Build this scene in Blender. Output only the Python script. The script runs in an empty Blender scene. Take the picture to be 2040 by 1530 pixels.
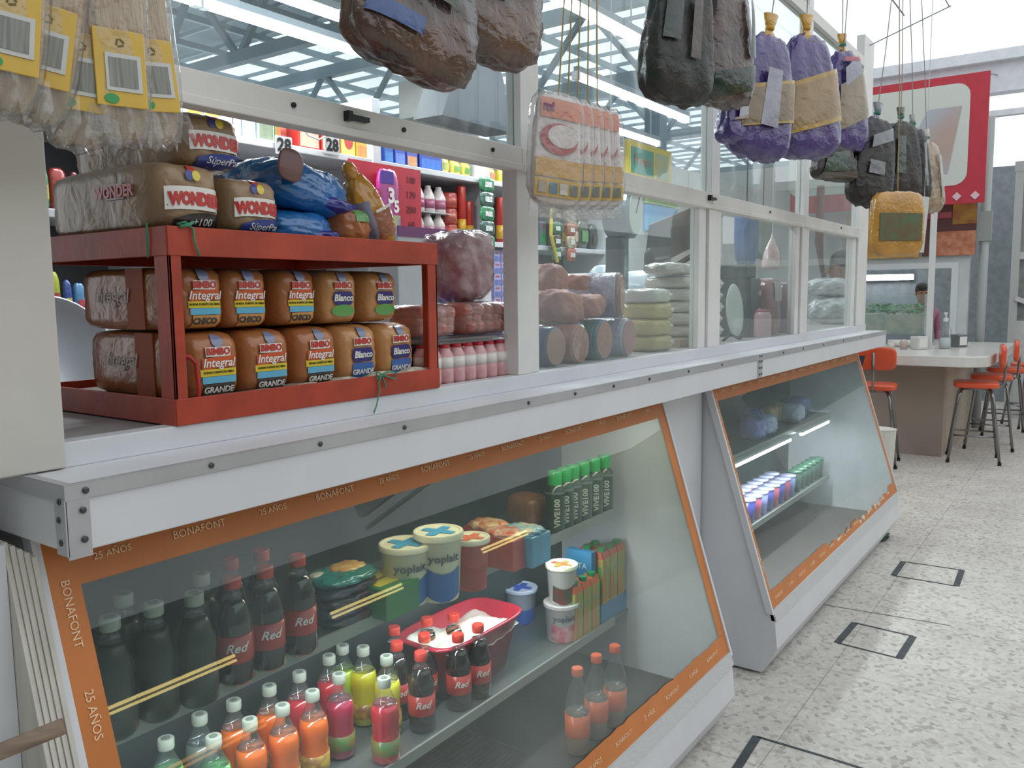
import bpy, bmesh, math, random
from mathutils import Vector, Matrix
PI = math.pi
scn = bpy.context.scene
C = scn.collection
random.seed(7)

# ------------------------------------------------------------------ camera
FPX = 1658.7
YAW, PIT, ROL = 0.62065, -0.10670, -0.01098
CAM = Vector((0, 0, 1.45))
F_ = Vector((math.cos(YAW)*math.cos(PIT), math.sin(YAW)*math.cos(PIT), math.sin(PIT)))
R_ = F_.cross(Vector((0, 0, 1))).normalized(); U_ = R_.cross(F_)
c_, s_ = math.cos(ROL), math.sin(ROL)
R_, U_ = c_*R_ + s_*U_, -s_*R_ + c_*U_
cd = bpy.data.cameras.new('camera'); cam = bpy.data.objects.new('camera', cd); C.objects.link(cam)
cd.sensor_width = 36; cd.lens = FPX/2040*36; cd.clip_start = .01; cd.clip_end = 200
m = Matrix((R_, U_, -F_)).transposed().to_4x4(); m.translation = CAM
cam.matrix_world = m
scn.camera = cam
cd.dof.use_dof = False

# ------------------------------------------------------------------ world, exposure
w = bpy.data.worlds.new('sky'); scn.world = w; w.use_nodes = True
bg = w.node_tree.nodes['Background']; bg.inputs[0].default_value = (.90, .96, 1, 1); bg.inputs[1].default_value = 1.25
scn.view_settings.view_transform = 'Standard'; scn.view_settings.look = 'None'
scn.view_settings.gamma = 1; scn.view_settings.use_curve_mapping = False
scn.view_settings.exposure = 0.14
scn.cycles.max_bounces = 8; scn.cycles.transparent_max_bounces = 24

def ray(px, py): return F_ + R_*((px-1020)/FPX) - U_*((py-765)/FPX)
def aY(px, py, v): d = ray(px, py); return CAM + d*(v/d.y)      # a measured spot on the upright plane y = v
def aX(px, py, v): d = ray(px, py); return CAM + d*(v/d.x)
def aZ(px, py, v): d = ray(px, py); return CAM + d*((v-CAM.z)/d.z)

# ------------------------------------------------------------------ lamps of the place (area lights stand inside their tubes)
def tube_light(p0, p1, watt, col=(.93, .97, 1), size=.05):
    a, b = Vector(p0), Vector(p1)
    ld = bpy.data.lights.new('tube_glow', 'AREA'); ld.shape = 'RECTANGLE'; ld.size = (b-a).length; ld.size_y = size
    ld.energy = watt; ld.color = col
    o = bpy.data.objects.new('tube_glow', ld); C.objects.link(o); o.location = (a+b)/2
    o.rotation_euler = (0, 0, math.atan2((b-a).y, (b-a).x))
    return o

# ------------------------------------------------------------------ materials
_m = {}
def S(h):
    if isinstance(h, str):
        v = [int(h[i:i+2], 16)/255 for i in (0, 2, 4)]
        return tuple((x/12.92 if x <= .04045 else ((x+.055)/1.055)**2.4) for x in v)
    return h
def mat(h, rough=.5, metal=0, bump=0, bs=60, coat=0, var=0, vs=12, emit=0, h2=None, alpha=1, stretch=None):
    key = (h, rough, metal, bump, bs, coat, var, vs, emit, h2, alpha, stretch)
    if key in _m: return _m[key]
    mt = bpy.data.materials.new('surface_%03d' % len(_m)); mt.use_nodes = True; nt = mt.node_tree
    b = nt.nodes['Principled BSDF']; c = S(h)
    b.inputs['Base Color'].default_value = (*c, 1); b.inputs['Roughness'].default_value = rough
    b.inputs['Metallic'].default_value = metal
    b.inputs['Coat Weight'].default_value = coat; b.inputs['Coat Roughness'].default_value = .16
    tc = nt.nodes.new('ShaderNodeTexCoord'); src = tc.outputs['Object']
    if stretch:
        mp = nt.nodes.new('ShaderNodeMapping'); mp.inputs['Scale'].default_value = stretch
        nt.links.new(src, mp.inputs[0]); src = mp.outputs[0]
    if var or h2:
        n = nt.nodes.new('ShaderNodeTexNoise'); n.inputs['Scale'].default_value = vs; n.inputs['Detail'].default_value = 4
        nt.links.new(src, n.inputs['Vector'])
        r = nt.nodes.new('ShaderNodeValToRGB')
        k = var
        c2 = S(h2) if h2 else tuple(min(1, x*(1+k)) for x in c)
        c1 = c if h2 else tuple(x*(1-k) for x in c)
        r.color_ramp.elements[0].position = .38; r.color_ramp.elements[1].position = .62
        r.color_ramp.elements[0].color = (*c1, 1); r.color_ramp.elements[1].color = (*c2, 1)
        nt.links.new(n.outputs['Fac'], r.inputs[0]); nt.links.new(r.outputs[0], b.inputs['Base Color'])
    if bump:
        n = nt.nodes.new('ShaderNodeTexNoise'); n.inputs['Scale'].default_value = bs; n.inputs['Detail'].default_value = 3
        n.inputs['Distortion'].default_value = .6
        nt.links.new(src, n.inputs['Vector'])
        bp = nt.nodes.new('ShaderNodeBump'); bp.inputs['Strength'].default_value = bump; bp.inputs['Distance'].default_value = .01
        nt.links.new(n.outputs['Fac'], bp.inputs['Height']); nt.links.new(bp.outputs[0], b.inputs['Normal'])
        if coat: nt.links.new(bp.outputs[0], b.inputs['Coat Normal'])
    if emit:
        b.inputs['Emission Color'].default_value = (*c, 1); b.inputs['Emission Strength'].default_value = emit
    if alpha < 1: b.inputs['Alpha'].default_value = alpha
    _m[key] = mt
    return mt
def glassmat(name, tint=(.93, .97, .96), dust_haze=.06, refl=.10, dcol=(.7, .75, .75), rough=.0, bump=0):
    mt = bpy.data.materials.new(name); mt.use_nodes = True; nt = mt.node_tree; nt.nodes.clear()
    o = nt.nodes.new('ShaderNodeOutputMaterial')
    t = nt.nodes.new('ShaderNodeBsdfTransparent'); t.inputs[0].default_value = (*tint, 1)
    g = nt.nodes.new('ShaderNodeBsdfGlossy'); g.inputs['Roughness'].default_value = rough
    d = nt.nodes.new('ShaderNodeBsdfDiffuse'); d.inputs[0].default_value = (*dcol, 1)
    lw = nt.nodes.new('ShaderNodeLayerWeight'); lw.inputs[0].default_value = .5; f = nt.nodes.new('ShaderNodeMath'); f.operation = 'POWER'; f.inputs[1].default_value = 4.5; nt.links.new(lw.outputs['Facing'], f.inputs[0])
    k = nt.nodes.new('ShaderNodeMath'); k.operation = 'MULTIPLY_ADD'; k.inputs[1].default_value = .8; k.inputs[2].default_value = refl
    m1 = nt.nodes.new('ShaderNodeMixShader'); m2 = nt.nodes.new('ShaderNodeMixShader')
    n = nt.nodes.new('ShaderNodeTexNoise'); n.inputs['Scale'].default_value = 3.5; n.inputs['Detail'].default_value = 6
    mr = nt.nodes.new('ShaderNodeMapRange'); mr.inputs['From Min'].default_value = .3; mr.inputs['From Max'].default_value = .7
    mr.inputs['To Min'].default_value = dust_haze*.4; mr.inputs['To Max'].default_value = dust_haze*1.6  # diffuse veil: dust on the glass, with some milky haze painted in
    tc = nt.nodes.new('ShaderNodeTexCoord'); nt.links.new(tc.outputs['Object'], n.inputs[0])
    nt.links.new(n.outputs['Fac'], mr.inputs[0])
    nt.links.new(f.outputs[0], k.inputs[0]); nt.links.new(mr.outputs[0], m1.inputs[0])
    nt.links.new(t.outputs[0], m1.inputs[1]); nt.links.new(d.outputs[0], m1.inputs[2])
    nt.links.new(k.outputs[0], m2.inputs[0]); nt.links.new(m1.outputs[0], m2.inputs[1]); nt.links.new(g.outputs[0], m2.inputs[2])
    nt.links.new(m2.outputs[0], o.inputs[0])
    if bump:
        n2 = nt.nodes.new('ShaderNodeTexNoise'); n2.inputs['Scale'].default_value = 40; n2.inputs['Detail'].default_value = 3
        bp = nt.nodes.new('ShaderNodeBump'); bp.inputs['Strength'].default_value = bump; bp.inputs['Distance'].default_value = .01
        nt.links.new(tc.outputs['Object'], n2.inputs[0]); nt.links.new(n2.outputs['Fac'], bp.inputs['Height']); nt.links.new(bp.outputs[0], g.inputs['Normal'])
    return mt
GLASS = glassmat('window_glass', dust_haze=.09, refl=.03)
CASEGLASS = glassmat('case_glass', tint=(.90, .95, .94), dust_haze=.05, refl=.03, dcol=(.62, .72, .70))
PET = glassmat('clear_plastic', tint=(.92, .94, .95), dust_haze=.04, refl=.06, bump=.1)
FILM = glassmat('plastic_film', tint=(.95, .95, .95), dust_haze=.10, refl=.06, dcol=(.85, .83, .8), rough=.15, bump=.5)

WHITE = mat('D2D3D6', .38, var=.03, vs=4, bump=.03, bs=30)
CREAM = mat('C9C4BC', .42, var=.04, vs=5)
ALU = mat('B4B4B6', .42, metal=.45, var=.06, vs=8)
STEEL = mat('9A9C9E', .3, metal=.85)
DARK = mat('16181A', .6)
BLACK = mat('0B0B0C', .4)

# ------------------------------------------------------------------ mesh helpers
class B:
    def __init__(s): s.v = []; s.f = []
    def add(s, vs, fs):
        n = len(s.v); s.v += [tuple(v) for v in vs]; s.f += [tuple(i+n for i in f) for f in fs]; return s
    def box(s, x0, x1, y0, y1, z0, z1):
        return s.add([(x, y, z) for x in (x0, x1) for y in (y0, y1) for z in (z0, z1)],
                     [(0, 1, 3, 2), (4, 6, 7, 5), (0, 4, 5, 1), (2, 3, 7, 6), (0, 2, 6, 4), (1, 5, 7, 3)])
    def bar(s, a, b, wd, ht=None, up=(0, 0, 1)):
        a, b = Vector(a), Vector(b); d = (b-a).normalized(); up = Vector(up)
        if abs(d.dot(up)) > .98: up = Vector((1, 0, 0))
        sx = d.cross(up).normalized()*wd/2; sz = sx.cross(d).normalized()*(ht or wd)/2
        return s.add([p+i*sx+j*sz for p in (a, b) for i, j in ((-1, -1), (1, -1), (1, 1), (-1, 1))],
                     [(0, 1, 2, 3), (7, 6, 5, 4), (0, 4, 5, 1), (1, 5, 6, 2), (2, 6, 7, 3), (3, 7, 4, 0)])
    def tube(s, pts, r, n=8, closed=False):
        pts = [Vector(p) for p in pts]; L = len(pts); base = len(s.v)
        prev = None
        for i, p in enumerate(pts):
            t = (pts[min(i+1, L-1)]-pts[max(i-1, 0)]).normalized()
            if prev is None:
                u = t.orthogonal().normalized()
            else:
                u = (prev - t*prev.dot(t)); u = u.normalized() if u.length > 1e-6 else t.orthogonal().normalized()
            prev = u; v = t.cross(u)
            rr = r[i] if isinstance(r, (list, tuple)) else r
            for k in range(n):
                a = 2*PI*k/n; s.v.append(tuple(p + u*(rr*math.cos(a)) + v*(rr*math.sin(a))))
        for i in range(L-1):
            for k in range(n):
                k2 = (k+1) % n
                s.f.append((base+i*n+k, base+i*n+k2, base+(i+1)*n+k2, base+(i+1)*n+k))
        s.f.append(tuple(base+k for k in range(n))[::-1]); s.f.append(tuple(base+(L-1)*n+k for k in range(n)))
        return s
    def lathe(s, prof, n=20, c=(0, 0, 0), sx=1, sy=1):
        base = len(s.v)
        for r, z in prof:
            for k in range(n):
                a = 2*PI*k/n; s.v.append((c[0]+r*sx*math.cos(a), c[1]+r*sy*math.sin(a), c[2]+z))
        L = len(prof)
        for i in range(L-1):
            for k in range(n):
                k2 = (k+1) % n
                s.f.append((base+i*n+k, base+i*n+k2, base+(i+1)*n+k2, base+(i+1)*n+k))
        s.f.append(tuple(base+k for k in range(n))[::-1]); s.f.append(tuple(base+(L-1)*n+k for k in range(n)))
        return s
    def prism(s, poly, c0, c1, axis='x'):
        def P(a, b, c): return {'x': (c, a, b), 'y': (a, c, b), 'z': (a, b, c)}[axis]
        n = len(poly)
        return s.add([P(a, b, c0) for a, b in poly]+[P(a, b, c1) for a, b in poly],
                     [tuple(range(n)), tuple(range(n, 2*n))[::-1]]+[(i, (i+1) % n, n+(i+1) % n, n+i) for i in range(n)])
    def puff(s, a, b, c, p=5, sub=10, crinkle=0, seed=0, cen=(0, 0, 0), taper=0, sag=0):
        # rounded box with half sizes a, b, c
        rnd = random.Random(seed); ph = [rnd.uniform(0, 6.3) for _ in range(6)]
        idx = {}; vs = []; fs = []
        N = sub
        def vert(x, y, z):
            k = (round(x, 5), round(y, 5), round(z, 5))
            if k in idx: return idx[k]
            q = (abs(x)**p+abs(y)**p+abs(z)**p)**(1/p)
            X, Y, Z = x/q, y/q, z/q
            d = 1
            if crinkle:
                d += crinkle*(math.sin(9*X+ph[0]+4*Z)*math.sin(8*Y+ph[1]) + .7*math.sin(17*Z+ph[2]+5*X)*math.sin(13*Y+ph[3]) + .5*math.sin(23*X+ph[4])*math.sin(21*Z+ph[5]))
            tx = 1 - taper*(Z+1)/2
            idx[k] = len(vs); vs.append((cen[0]+a*X*d*tx, cen[1]+b*Y*d*tx, cen[2]+c*Z*d - sag*abs(X)**2)); return idx[k]
        for ax in range(3):
            for sg in (-1, 1):
                for i in range(N):
                    for j in range(N):
                        q = []
                        for di, dj in ((0, 0), (1, 0), (1, 1), (0, 1)):
                            t = [0, 0, 0]; t[ax] = sg
                            t[(ax+1) % 3] = math.tan((-1+2*(i+di)/N)*PI/4); t[(ax+2) % 3] = math.tan((-1+2*(j+dj)/N)*PI/4)
                            q.append(vert(*t))
                        fs.append(tuple(q if sg > 0 else q[::-1]))
        return s.add(vs, fs)
    def done(s, name, mt, parent=None, smooth=False, loc=None, bevel=0, rot=None):
        me = bpy.data.meshes.new(name); me.from_pydata(s.v, [], s.f)
        bm = bmesh.new(); bm.from_mesh(me); bmesh.ops.recalc_face_normals(bm, faces=bm.faces); bm.to_mesh(me); bm.free()
        if smooth: me.polygons.foreach_set('use_smooth', [True]*len(me.polygons))
        me.materials.append(mt)
        o = bpy.data.objects.new(name, me); C.objects.link(o)
        if parent: o.parent = parent
        if loc: o.location = loc
        if rot: o.rotation_euler = rot
        if bevel:
            md = o.modifiers.new('bevel', 'BEVEL'); md.width = bevel; md.segments = 2; md.limit_method = 'ANGLE'; md.angle_limit = .7
        return o
def smooth_angle(o, ang=.7):
    bm = bmesh.new(); bm.from_mesh(o.data)
    for e in bm.edges:
        if len(e.link_faces) == 2 and e.calc_face_angle(0) > ang: e.smooth = False
    bm.to_mesh(o.data); bm.free(); o.data.polygons.foreach_set('use_smooth', [True]*len(o.data.polygons)); return o
def tag(o, label=None, cat=None, group=None, kind=None):
    if label: o['label'] = label
    if cat: o['category'] = cat
    if group: o['group'] = group
    if kind: o['kind'] = kind
    return o
def thing(name, label, cat, loc=(0, 0, 0), rz=0, group=None, rot=None):
    o = bpy.data.objects.new(name, None); C.objects.link(o); o.empty_display_size = .05
    o.location = loc; o.rotation_euler = rot or (0, 0, rz)
    return tag(o, label, cat, group)
def struct(o, label=None): o['kind'] = 'structure'; o['label'] = label or o.name.replace('_', ' '); return o
def dup(root, loc, rz=None, label=None, rot=None, scale=None, group=None):
    def cp(o, par):
        c = o.copy(); C.objects.link(c); c.parent = par
        for ch in [x for x in kids.get(o, [])]: cp(ch, c)
        return c
    kids = {}
    def walk(o):
        for x in o.children: kids.setdefault(o, []).append(x); walk(x)
    walk(root)
    c = cp(root, None); c.location = loc
    if rz is not None: c.rotation_euler = (0, 0, rz)
    if rot is not None: c.rotation_euler = rot
    if scale: c.scale = scale
    if label: c['label'] = label
    if group: c['group'] = group
    return c
_tm = {}
def textmesh(body, size, bold=0, shear=0, sx=1, ext=.0004):
    k = (body, size, bold, shear, sx, ext)
    if k in _tm: return _tm[k]
    cu = bpy.data.curves.new('t', 'FONT'); cu.body = body; cu.size = size; cu.align_x = 'CENTER'; cu.align_y = 'CENTER'
    cu.offset = bold; cu.shear = shear; cu.extrude = ext; cu.resolution_u = 2
    o = bpy.data.objects.new('t', cu); C.objects.link(o)
    bpy.context.view_layer.update()
    dg = bpy.context.evaluated_depsgraph_get(); me = bpy.data.meshes.new_from_object(o.evaluated_get(dg))
    bpy.data.objects.remove(o); bpy.data.curves.remove(cu)
    if sx != 1:
        for v in me.vertices: v.co.x *= sx
    _tm[k] = me
    return me
def text(body, size, loc, mt, parent=None, rot=(PI/2, 0, 0), bold=.0, shear=0, sx=1, conform=None, name='lettering', label=None, arc=0):
    me = textmesh(body, size, bold, shear, sx).copy(); me.name = name
    me.materials.clear(); me.materials.append(mt)
    if arc:
        for v in me.vertices: v.co.y -= arc*v.co.x**2
    o = bpy.data.objects.new(name, me); C.objects.link(o); o.parent = parent
    if conform:          # wrap onto the domed front: write the front surface position for each point
        for v in me.vertices:
            x, z = v.co.x+loc[0], v.co.y+loc[2]
            y = conform(x, z) - abs(loc[1]) - v.co.z
            v.co = (x, y, z)
    else:
        o.location = loc; o.rotation_euler = rot
    if label: o['label'] = label
    return o
def patch(pts_fn, nu, nv, name, mt, parent, label=None):
    b = B()
    b.v = [tuple(pts_fn(i/nu, j/nv)) for i in range(nu+1) for j in range(nv+1)]
    b.f = [(i*(nv+1)+j, (i+1)*(nv+1)+j, (i+1)*(nv+1)+j+1, i*(nv+1)+j+1) for i in range(nu) for j in range(nv)]
    o = b.done(name, mt, parent, smooth=True)
    if label: o['label'] = label
    return o
def front_of(a, b, c, p, zc):     # y of the domed front of a puff at (x, z)
    def f(x, z):
        q = 1 - min(.97, abs(x/a)**p) - min(.97, abs((z-zc)/c)**p)
        return -b*(max(q, .02)**(1/p))
    return f
def decal(fn, x0, x1, z0, z1, eps, mt, parent, name='printed_panel', skew=0, wave=0):
    def P(u, v):
        x = x0+(x1-x0)*u; z = z0+(z1-z0)*v + skew*(u-.5) + wave*((u-.5)**2-.25)
        return (x, fn(x, z)-eps, z)
    return patch(P, 8, 4, name, mt, parent)
def oval(fn, cx, cz, rx, rz, eps, mt, parent, name='printed_oval'):
    b = B(); n = 20
    b.v = [(cx, fn(cx, cz)-eps, cz)]+[(cx+rx*k/3*math.cos(2*PI*i/n), fn(cx+rx*k/3*math.cos(2*PI*i/n), cz+rz*k/3*math.sin(2*PI*i/n))-eps, cz+rz*k/3*math.sin(2*PI*i/n)) for k in (1, 2, 3) for i in range(n)]
    b.f = [(0, 1+i, 1+(i+1) % n) for i in range(n)] + [(1+k*n+i, 1+k*n+n+i, 1+k*n+n+(i+1) % n, 1+k*n+(i+1) % n) for k in (0, 1) for i in range(n)]
    return b.done(name, mt, parent, smooth=True)
ORD = ['first', 'second', 'third', 'fourth', 'fifth', 'sixth', 'seventh', 'eighth', 'ninth', 'tenth', 'eleventh', 'twelfth', 'thirteenth', 'fourteenth']

# ------------------------------------------------------------------ floor, walls, roof
def floor_mat():
    mt = mat('A9A49B', .42).copy(); nt = mt.node_tree; b = nt.nodes['Principled BSDF']
    tc = nt.nodes.new('ShaderNodeTexCoord')
    v = nt.nodes.new('ShaderNodeTexVoronoi'); v.inputs['Scale'].default_value = 60
    v2 = nt.nodes.new('ShaderNodeTexVoronoi'); v2.inputs['Scale'].default_value = 30
    n = nt.nodes.new('ShaderNodeTexNoise'); n.inputs['Scale'].default_value = 3; n.inputs['Detail'].default_value = 5
    r1 = nt.nodes.new('ShaderNodeValToRGB'); e = r1.color_ramp.elements
    e[0].position = 0; e[0].color = (*S('A8A199'), 1); e[1].position = 1; e[1].color = (*S('D6D2CB'), 1)
    x = r1.color_ramp.elements.new(.25); x.color = (*S('C8C3BB'), 1)
    nt.links.new(tc.outputs['Object'], v.inputs['Vector']); nt.links.new(tc.outputs['Object'], v2.inputs['Vector']); nt.links.new(tc.outputs['Object'], n.inputs['Vector'])
    sep = nt.nodes.new('ShaderNodeSeparateColor'); nt.links.new(v.outputs['Color'], sep.inputs[0]); nt.links.new(sep.outputs[0], r1.inputs[0])
    mx = nt.nodes.new('ShaderNodeMix'); mx.data_type = 'RGBA'; mx.blend_type = 'MULTIPLY'; mx.inputs[0].default_value = 1
    r2 = nt.nodes.new('ShaderNodeValToRGB'); e = r2.color_ramp.elements; e[0].position = .0; e[0].color = (.52, .49, .47, 1); e[1].position = .14; e[1].color = (1, 1, 1, 1)
    nt.links.new(v2.outputs['Distance'], r2.inputs[0])
    r3 = nt.nodes.new('ShaderNodeValToRGB'); e = r3.color_ramp.elements; e[0].position = .3; e[0].color = (.84, .83, .82, 1); e[1].position = .7; e[1].color = (1.0, 1.0, .99, 1)
    nt.links.new(n.outputs['Fac'], r3.inputs[0])
    mx2 = nt.nodes.new('ShaderNodeMix'); mx2.data_type = 'RGBA'; mx2.blend_type = 'MULTIPLY'; mx2.inputs[0].default_value = 1
    br = nt.nodes.new('ShaderNodeTexBrick'); br.offset = 0; br.inputs['Scale'].default_value = 1; br.inputs['Brick Width'].default_value = .8; br.inputs['Row Height'].default_value = .8
    br.inputs['Mortar Size'].default_value = .0022; br.inputs['Color1'].default_value = br.inputs['Color2'].default_value = (1, 1, 1, 1); br.inputs['Mortar'].default_value = (.62, .6, .58, 1)
    nt.links.new(tc.outputs['Object'], br.inputs[0])
    mx3 = nt.nodes.new('ShaderNodeMix'); mx3.data_type = 'RGBA'; mx3.blend_type = 'MULTIPLY'; mx3.inputs[0].default_value = 1
    nt.links.new(r1.outputs[0], mx.inputs[6]); nt.links.new(r2.outputs[0], mx.inputs[7])
    nt.links.new(mx.outputs[2], mx2.inputs[6]); nt.links.new(r3.outputs[0], mx2.inputs[7])
    nt.links.new(mx2.outputs[2], mx3.inputs[6]); nt.links.new(br.outputs[0], mx3.inputs[7])
    nt.links.new(mx3.outputs[2], b.inputs['Base Color'])
    return mt
struct(B().box(-4, 40, -9, 9, -.1, 0).done('floor', floor_mat()), 'speckled terrazzo market floor')
struct(B().box(-4, 40, -9.2, -9, 0, 3.2).done('wall_aisle_side', mat('3A3E3C', .7, var=.3, vs=1.5)))  # unseen wall of the opposite stall, added to keep glass reflections dark
struct(B().box(-4.2, -4, -9, 9, 0, 5.2).done('wall_added_light_block', mat('777A78', .7, var=.1)))  # unseen wall, added and made tall to block sky light from the left
# roof: steel grid under open bright panels
RG = mat('8FA3AE', .6, var=.06); RD = mat('6F838F', .6, var=.1, vs=2)
b = B()
for i in range(30): b.box(4.5+i*.62, 4.53+i*.62, 4.4, 14, 4.98, 5.03)
for j in range(10): b.box(4.2, 24, 4.4+j*1.02, 4.45+j*1.02, 4.9, 4.98)
struct(b.done('ceiling_purlins', RG), 'thin steel grid under the bright roof panels')
for k, x in enumerate((5.6, 8.8, 12.4, 16.5)):
    b = B()
    b.bar((x, 4.4, 4.75), (x, 14, 4.75), .12, .16); b.bar((x, 4.4, 3.9), (x, 14, 3.9), .1, .12)
    for j in range(6):
        y = 4.4+j*1.5
        b.bar((x, y, 3.9), (x, y+.75, 4.75), .06); b.bar((x, y+.75, 4.75), (x, y+1.5, 3.9), .06)
    struct(b.done('ceiling_truss', RD), 'steel roof truss, %s from the camera' % ('first', 'second', 'third', 'fourth')[k])
struct(B().box(-4, 8.0, 5.6, 14, 5.1, 5.16).box(-4, 7.0, 3.3, 5.6, 4.6, 4.65).box(-4, 4.2, 1.0, 3.3, 4.6, 4.65).done('ceiling', RD), 'grey roof sheets over the stall')
b = B().bar((9.5, 4.6, 0), (9.5, 4.6, 5), .2, .2).bar((9.5, 7.4, 0), (9.5, 7.4, 5), .2, .2)
struct(b.done('trim_1', RD), 'grey roof columns')
struct(B().box(10.5, 10.7, -8.9, 3.2, 3.55, 3.95).box(10.4, 10.5, -8.9, 3.2, 3.86, 3.97).box(10.5, 10.6, -8.9, 3.2, 3.30, 3.36).box(10.5, 10.62, 1.55, 1.67, 2.9, 3.6).box(10.5, 10.62, -1.5, -1.38, 2.8, 3.6).done('trim_2', mat('DDE3E8', .5, var=.04)), 'white roof edge beam over the aisle')

# ------------------------------------------------------------------ service counter
ct = thing('service_counter', 'long white counter with an aluminium edge strip running along the stall front', 'counter', (0, 0, 0))
X0, X1 = .52, 5.40
B().box(X0+.003, X1, 1.085, 1.235, 1.192, 1.211).done('ledge', WHITE, ct, bevel=.002)
B().box(X0+.003, X1, 1.083, 1.105, 1.120, 1.193).box(X0+.003, X0+.025, 1.083, 1.9, 1.120, 1.193).done('fascia_board', WHITE, ct, bevel=.002)
B().box(X0-.002, X1+.002, 1.079, 1.0829, 1.191, 1.2110).box(X0-.002, X1+.002, 1.079, 1.087, 1.2112, 1.2125).box(X0-.002, X0+.0028, 1.0831, 1.9, 1.191, 1.2110).box(X0-.002, X0+.010, 1.0872, 1.9, 1.2112, 1.2125).done('edge_strip', ALU, ct)
B().box(X0-.001, X0+.030, 1.0795, 1.0825, 1.113, 1.192).box(X0-.003, X0, 1.0795, 1.106, 1.118, 1.192).done('corner_bracket', ALU, ct)
B().box(3.135, 3.18, 1.0795, 1.083, 1.122, 1.212).done('joint_plate', ALU, ct)
B().box(.553, X1, 1.20, 1.236, 1.211, 1.2475).done('raised_rail', WHITE, ct, bevel=.0015)
B().box(.535, .553, 1.205, 1.236, 1.209, 1.2475).done('rail_end', mat('23304F', .6), ct)
B().box(.3, X1, 1.236, 1.95, 1.215, 1.245).done('worktop', mat('9C9894', .45, var=.12, vs=9), ct)
sm = mat('55585A', .35, metal=.8)
def screw(x, z, y=1.078, nx=False):
    b = B().lathe([(.0045, 0), (.0045, .0012), (.003, .002), (.0, .002)], 10)
    o = b.done('screw', sm, ct, smooth=True, loc=(x, y, z)); o.rotation_euler = (PI/2, 0, 0) if not nx else (0, -PI/2, 0)
for x in (.545,): screw(x, 1.2015)
screw(.540, 1.176); screw(.540, 1.137); screw(X0-.003, 1.19, 1.092, True); screw(X0-.003, 1.165, 1.096, True); screw(X0-.003, 1.135, 1.094, True)
for px, py in ((420, 930), (637, 885), (805, 853), (1052, 803), (1145, 784), (1222, 768), (1293, 750), (1371, 736), (1438, 722), (1560, 700), (1600, 690), (1640, 681), (1680, 673), (1715, 666)):
    p = aY(px, py, 1.08); screw(p.x, 1.2015)
for z in (1.135, 1.16, 1.185, 1.205):
    screw(3.147, z, 1.0785); screw(3.170, z, 1.0785)
struct(B().box(2.60, 3.0, 1.25, 1.9, 0.0, 1.19).done('wall_pillar', WHITE), 'white pillar between the two display cases')
b = B().box(2.55, 3.0, 1.2, 1.25, 0, .03); struct(b.done('baseboard_pillar', DARK))

# ------------------------------------------------------------------ left wall post and the glazed partition over the counter
struct(B().box(-.3, .578, 1.19, 1.34, 1.213, 3.0).done('wall_left', CREAM, bevel=.003), 'cream painted wall post at the left end')
b = B().box(.20, .497, 1.21, 1.9, 0, 1.118)
struct(b.done('wall_left_base', WHITE), 'white panel under the counter end')
b = B()
for i in range(5): b.box(.498+i*.0072, .5045+i*.0072, 1.22-.003*i, 1.85, .02, 1.118-.006*i)
bd = b.done('board_stack', mat('C9C4BA', .7, var=.1, stretch=(1, 1, .15), vs=30)); 
SL = .309
def slant(o):   # shear the front of the boards so they follow the case front
    for v in o.data.vertices:
        if v.co.y < 1.4: v.co.y -= (1.118-v.co.z)*SL*.92
slant(bd); tag(bd, 'layered edge of thin white boards beside the left end of the nearer display case', 'boards')
o = B().tube([(.30, 1.19, .845), (.495, 1.075, .90)], .011, 10).done('wooden_rod', mat('8B7766', .7, var=.2, stretch=(1, 1, 8)), smooth=True)
tag(o, 'short brown wooden rod resting by the left end of the nearer display case', 'rod')

pt = thing('glazed_partition', 'white painted metal frame with glass panes standing on the counter', 'window frame')
PW = mat('D6D2CC', .45, var=.05, vs=6, bump=.04, bs=25)
PW2 = mat('DEDCD9', .42, var=.04, vs=6)
YP = 1.205
def post(x0, x1, z0, z1, y0=YP, y1=YP+.045, lbl=None):
    return B().box(x0, x1, y0, y1, z0, z1).done('post', PW2, pt, bevel=.002)
post(1.715, 1.775, 1.2475, 1.77); post(1.780, 1.822, 1.2475, 1.77, YP+.008)
post(1.735, 1.815, 1.80, 2.9)
post(2.87, 2.935, 1.2475, 1.77, YP+.01); post(2.94, 3.055, 1.2475, 1.77)
post(2.955, 3.035, 1.80, 2.9)
post(4.02, 4.075, 1.2475, 1.77, YP+.01); post(4.08, 4.19, 1.2475, 1.77); post(4.10, 4.17, 1.80, 2.9)
post(5.08, 5.16, 1.2475, 1.77, YP+.01); post(5.17, 5.40, 1.2475, 2.9)
for i, (a, b_) in enumerate(((.578, 1.735), (1.735, 2.955), (2.955, 4.10), (4.10, 5.17))):
    B().box(a, b_-.002, YP-.004, YP+.05, 1.765, 1.812).box(a, b_-.002, YP-.010, YP+.03, 1.755, 1.771).done('cross_beam', PW, pt, bevel=.002)
    B().box(a, b_, YP+.02, YP+.024, 1.812, 2.72).done('glass_pane', GLASS, pt)
B().box(.578, 5.168, YP-.003, YP+.042, 2.72, 2.77).done('cross_beam', PW, pt)
for a, b_ in ((1.822, 2.87), (3.055, 4.02), (4.19, 5.08)):
    B().box(a, b_, YP+.028, YP+.031, 1.2475, 1.765).done('glass_pane', GLASS, pt)
for px, py in ((588, 203), (808, 258), (985, 305), (1537, 400), (1678, 443)):
    p = aY(px, py, YP-.01)
    o = B().lathe([(.005, 0), (.005, .004), (0, .004)], 8).done('bolt', DARK, pt, loc=(p.x, YP-.004, 1.79)); o.rotation_euler = (PI/2, 0, 0)
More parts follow.
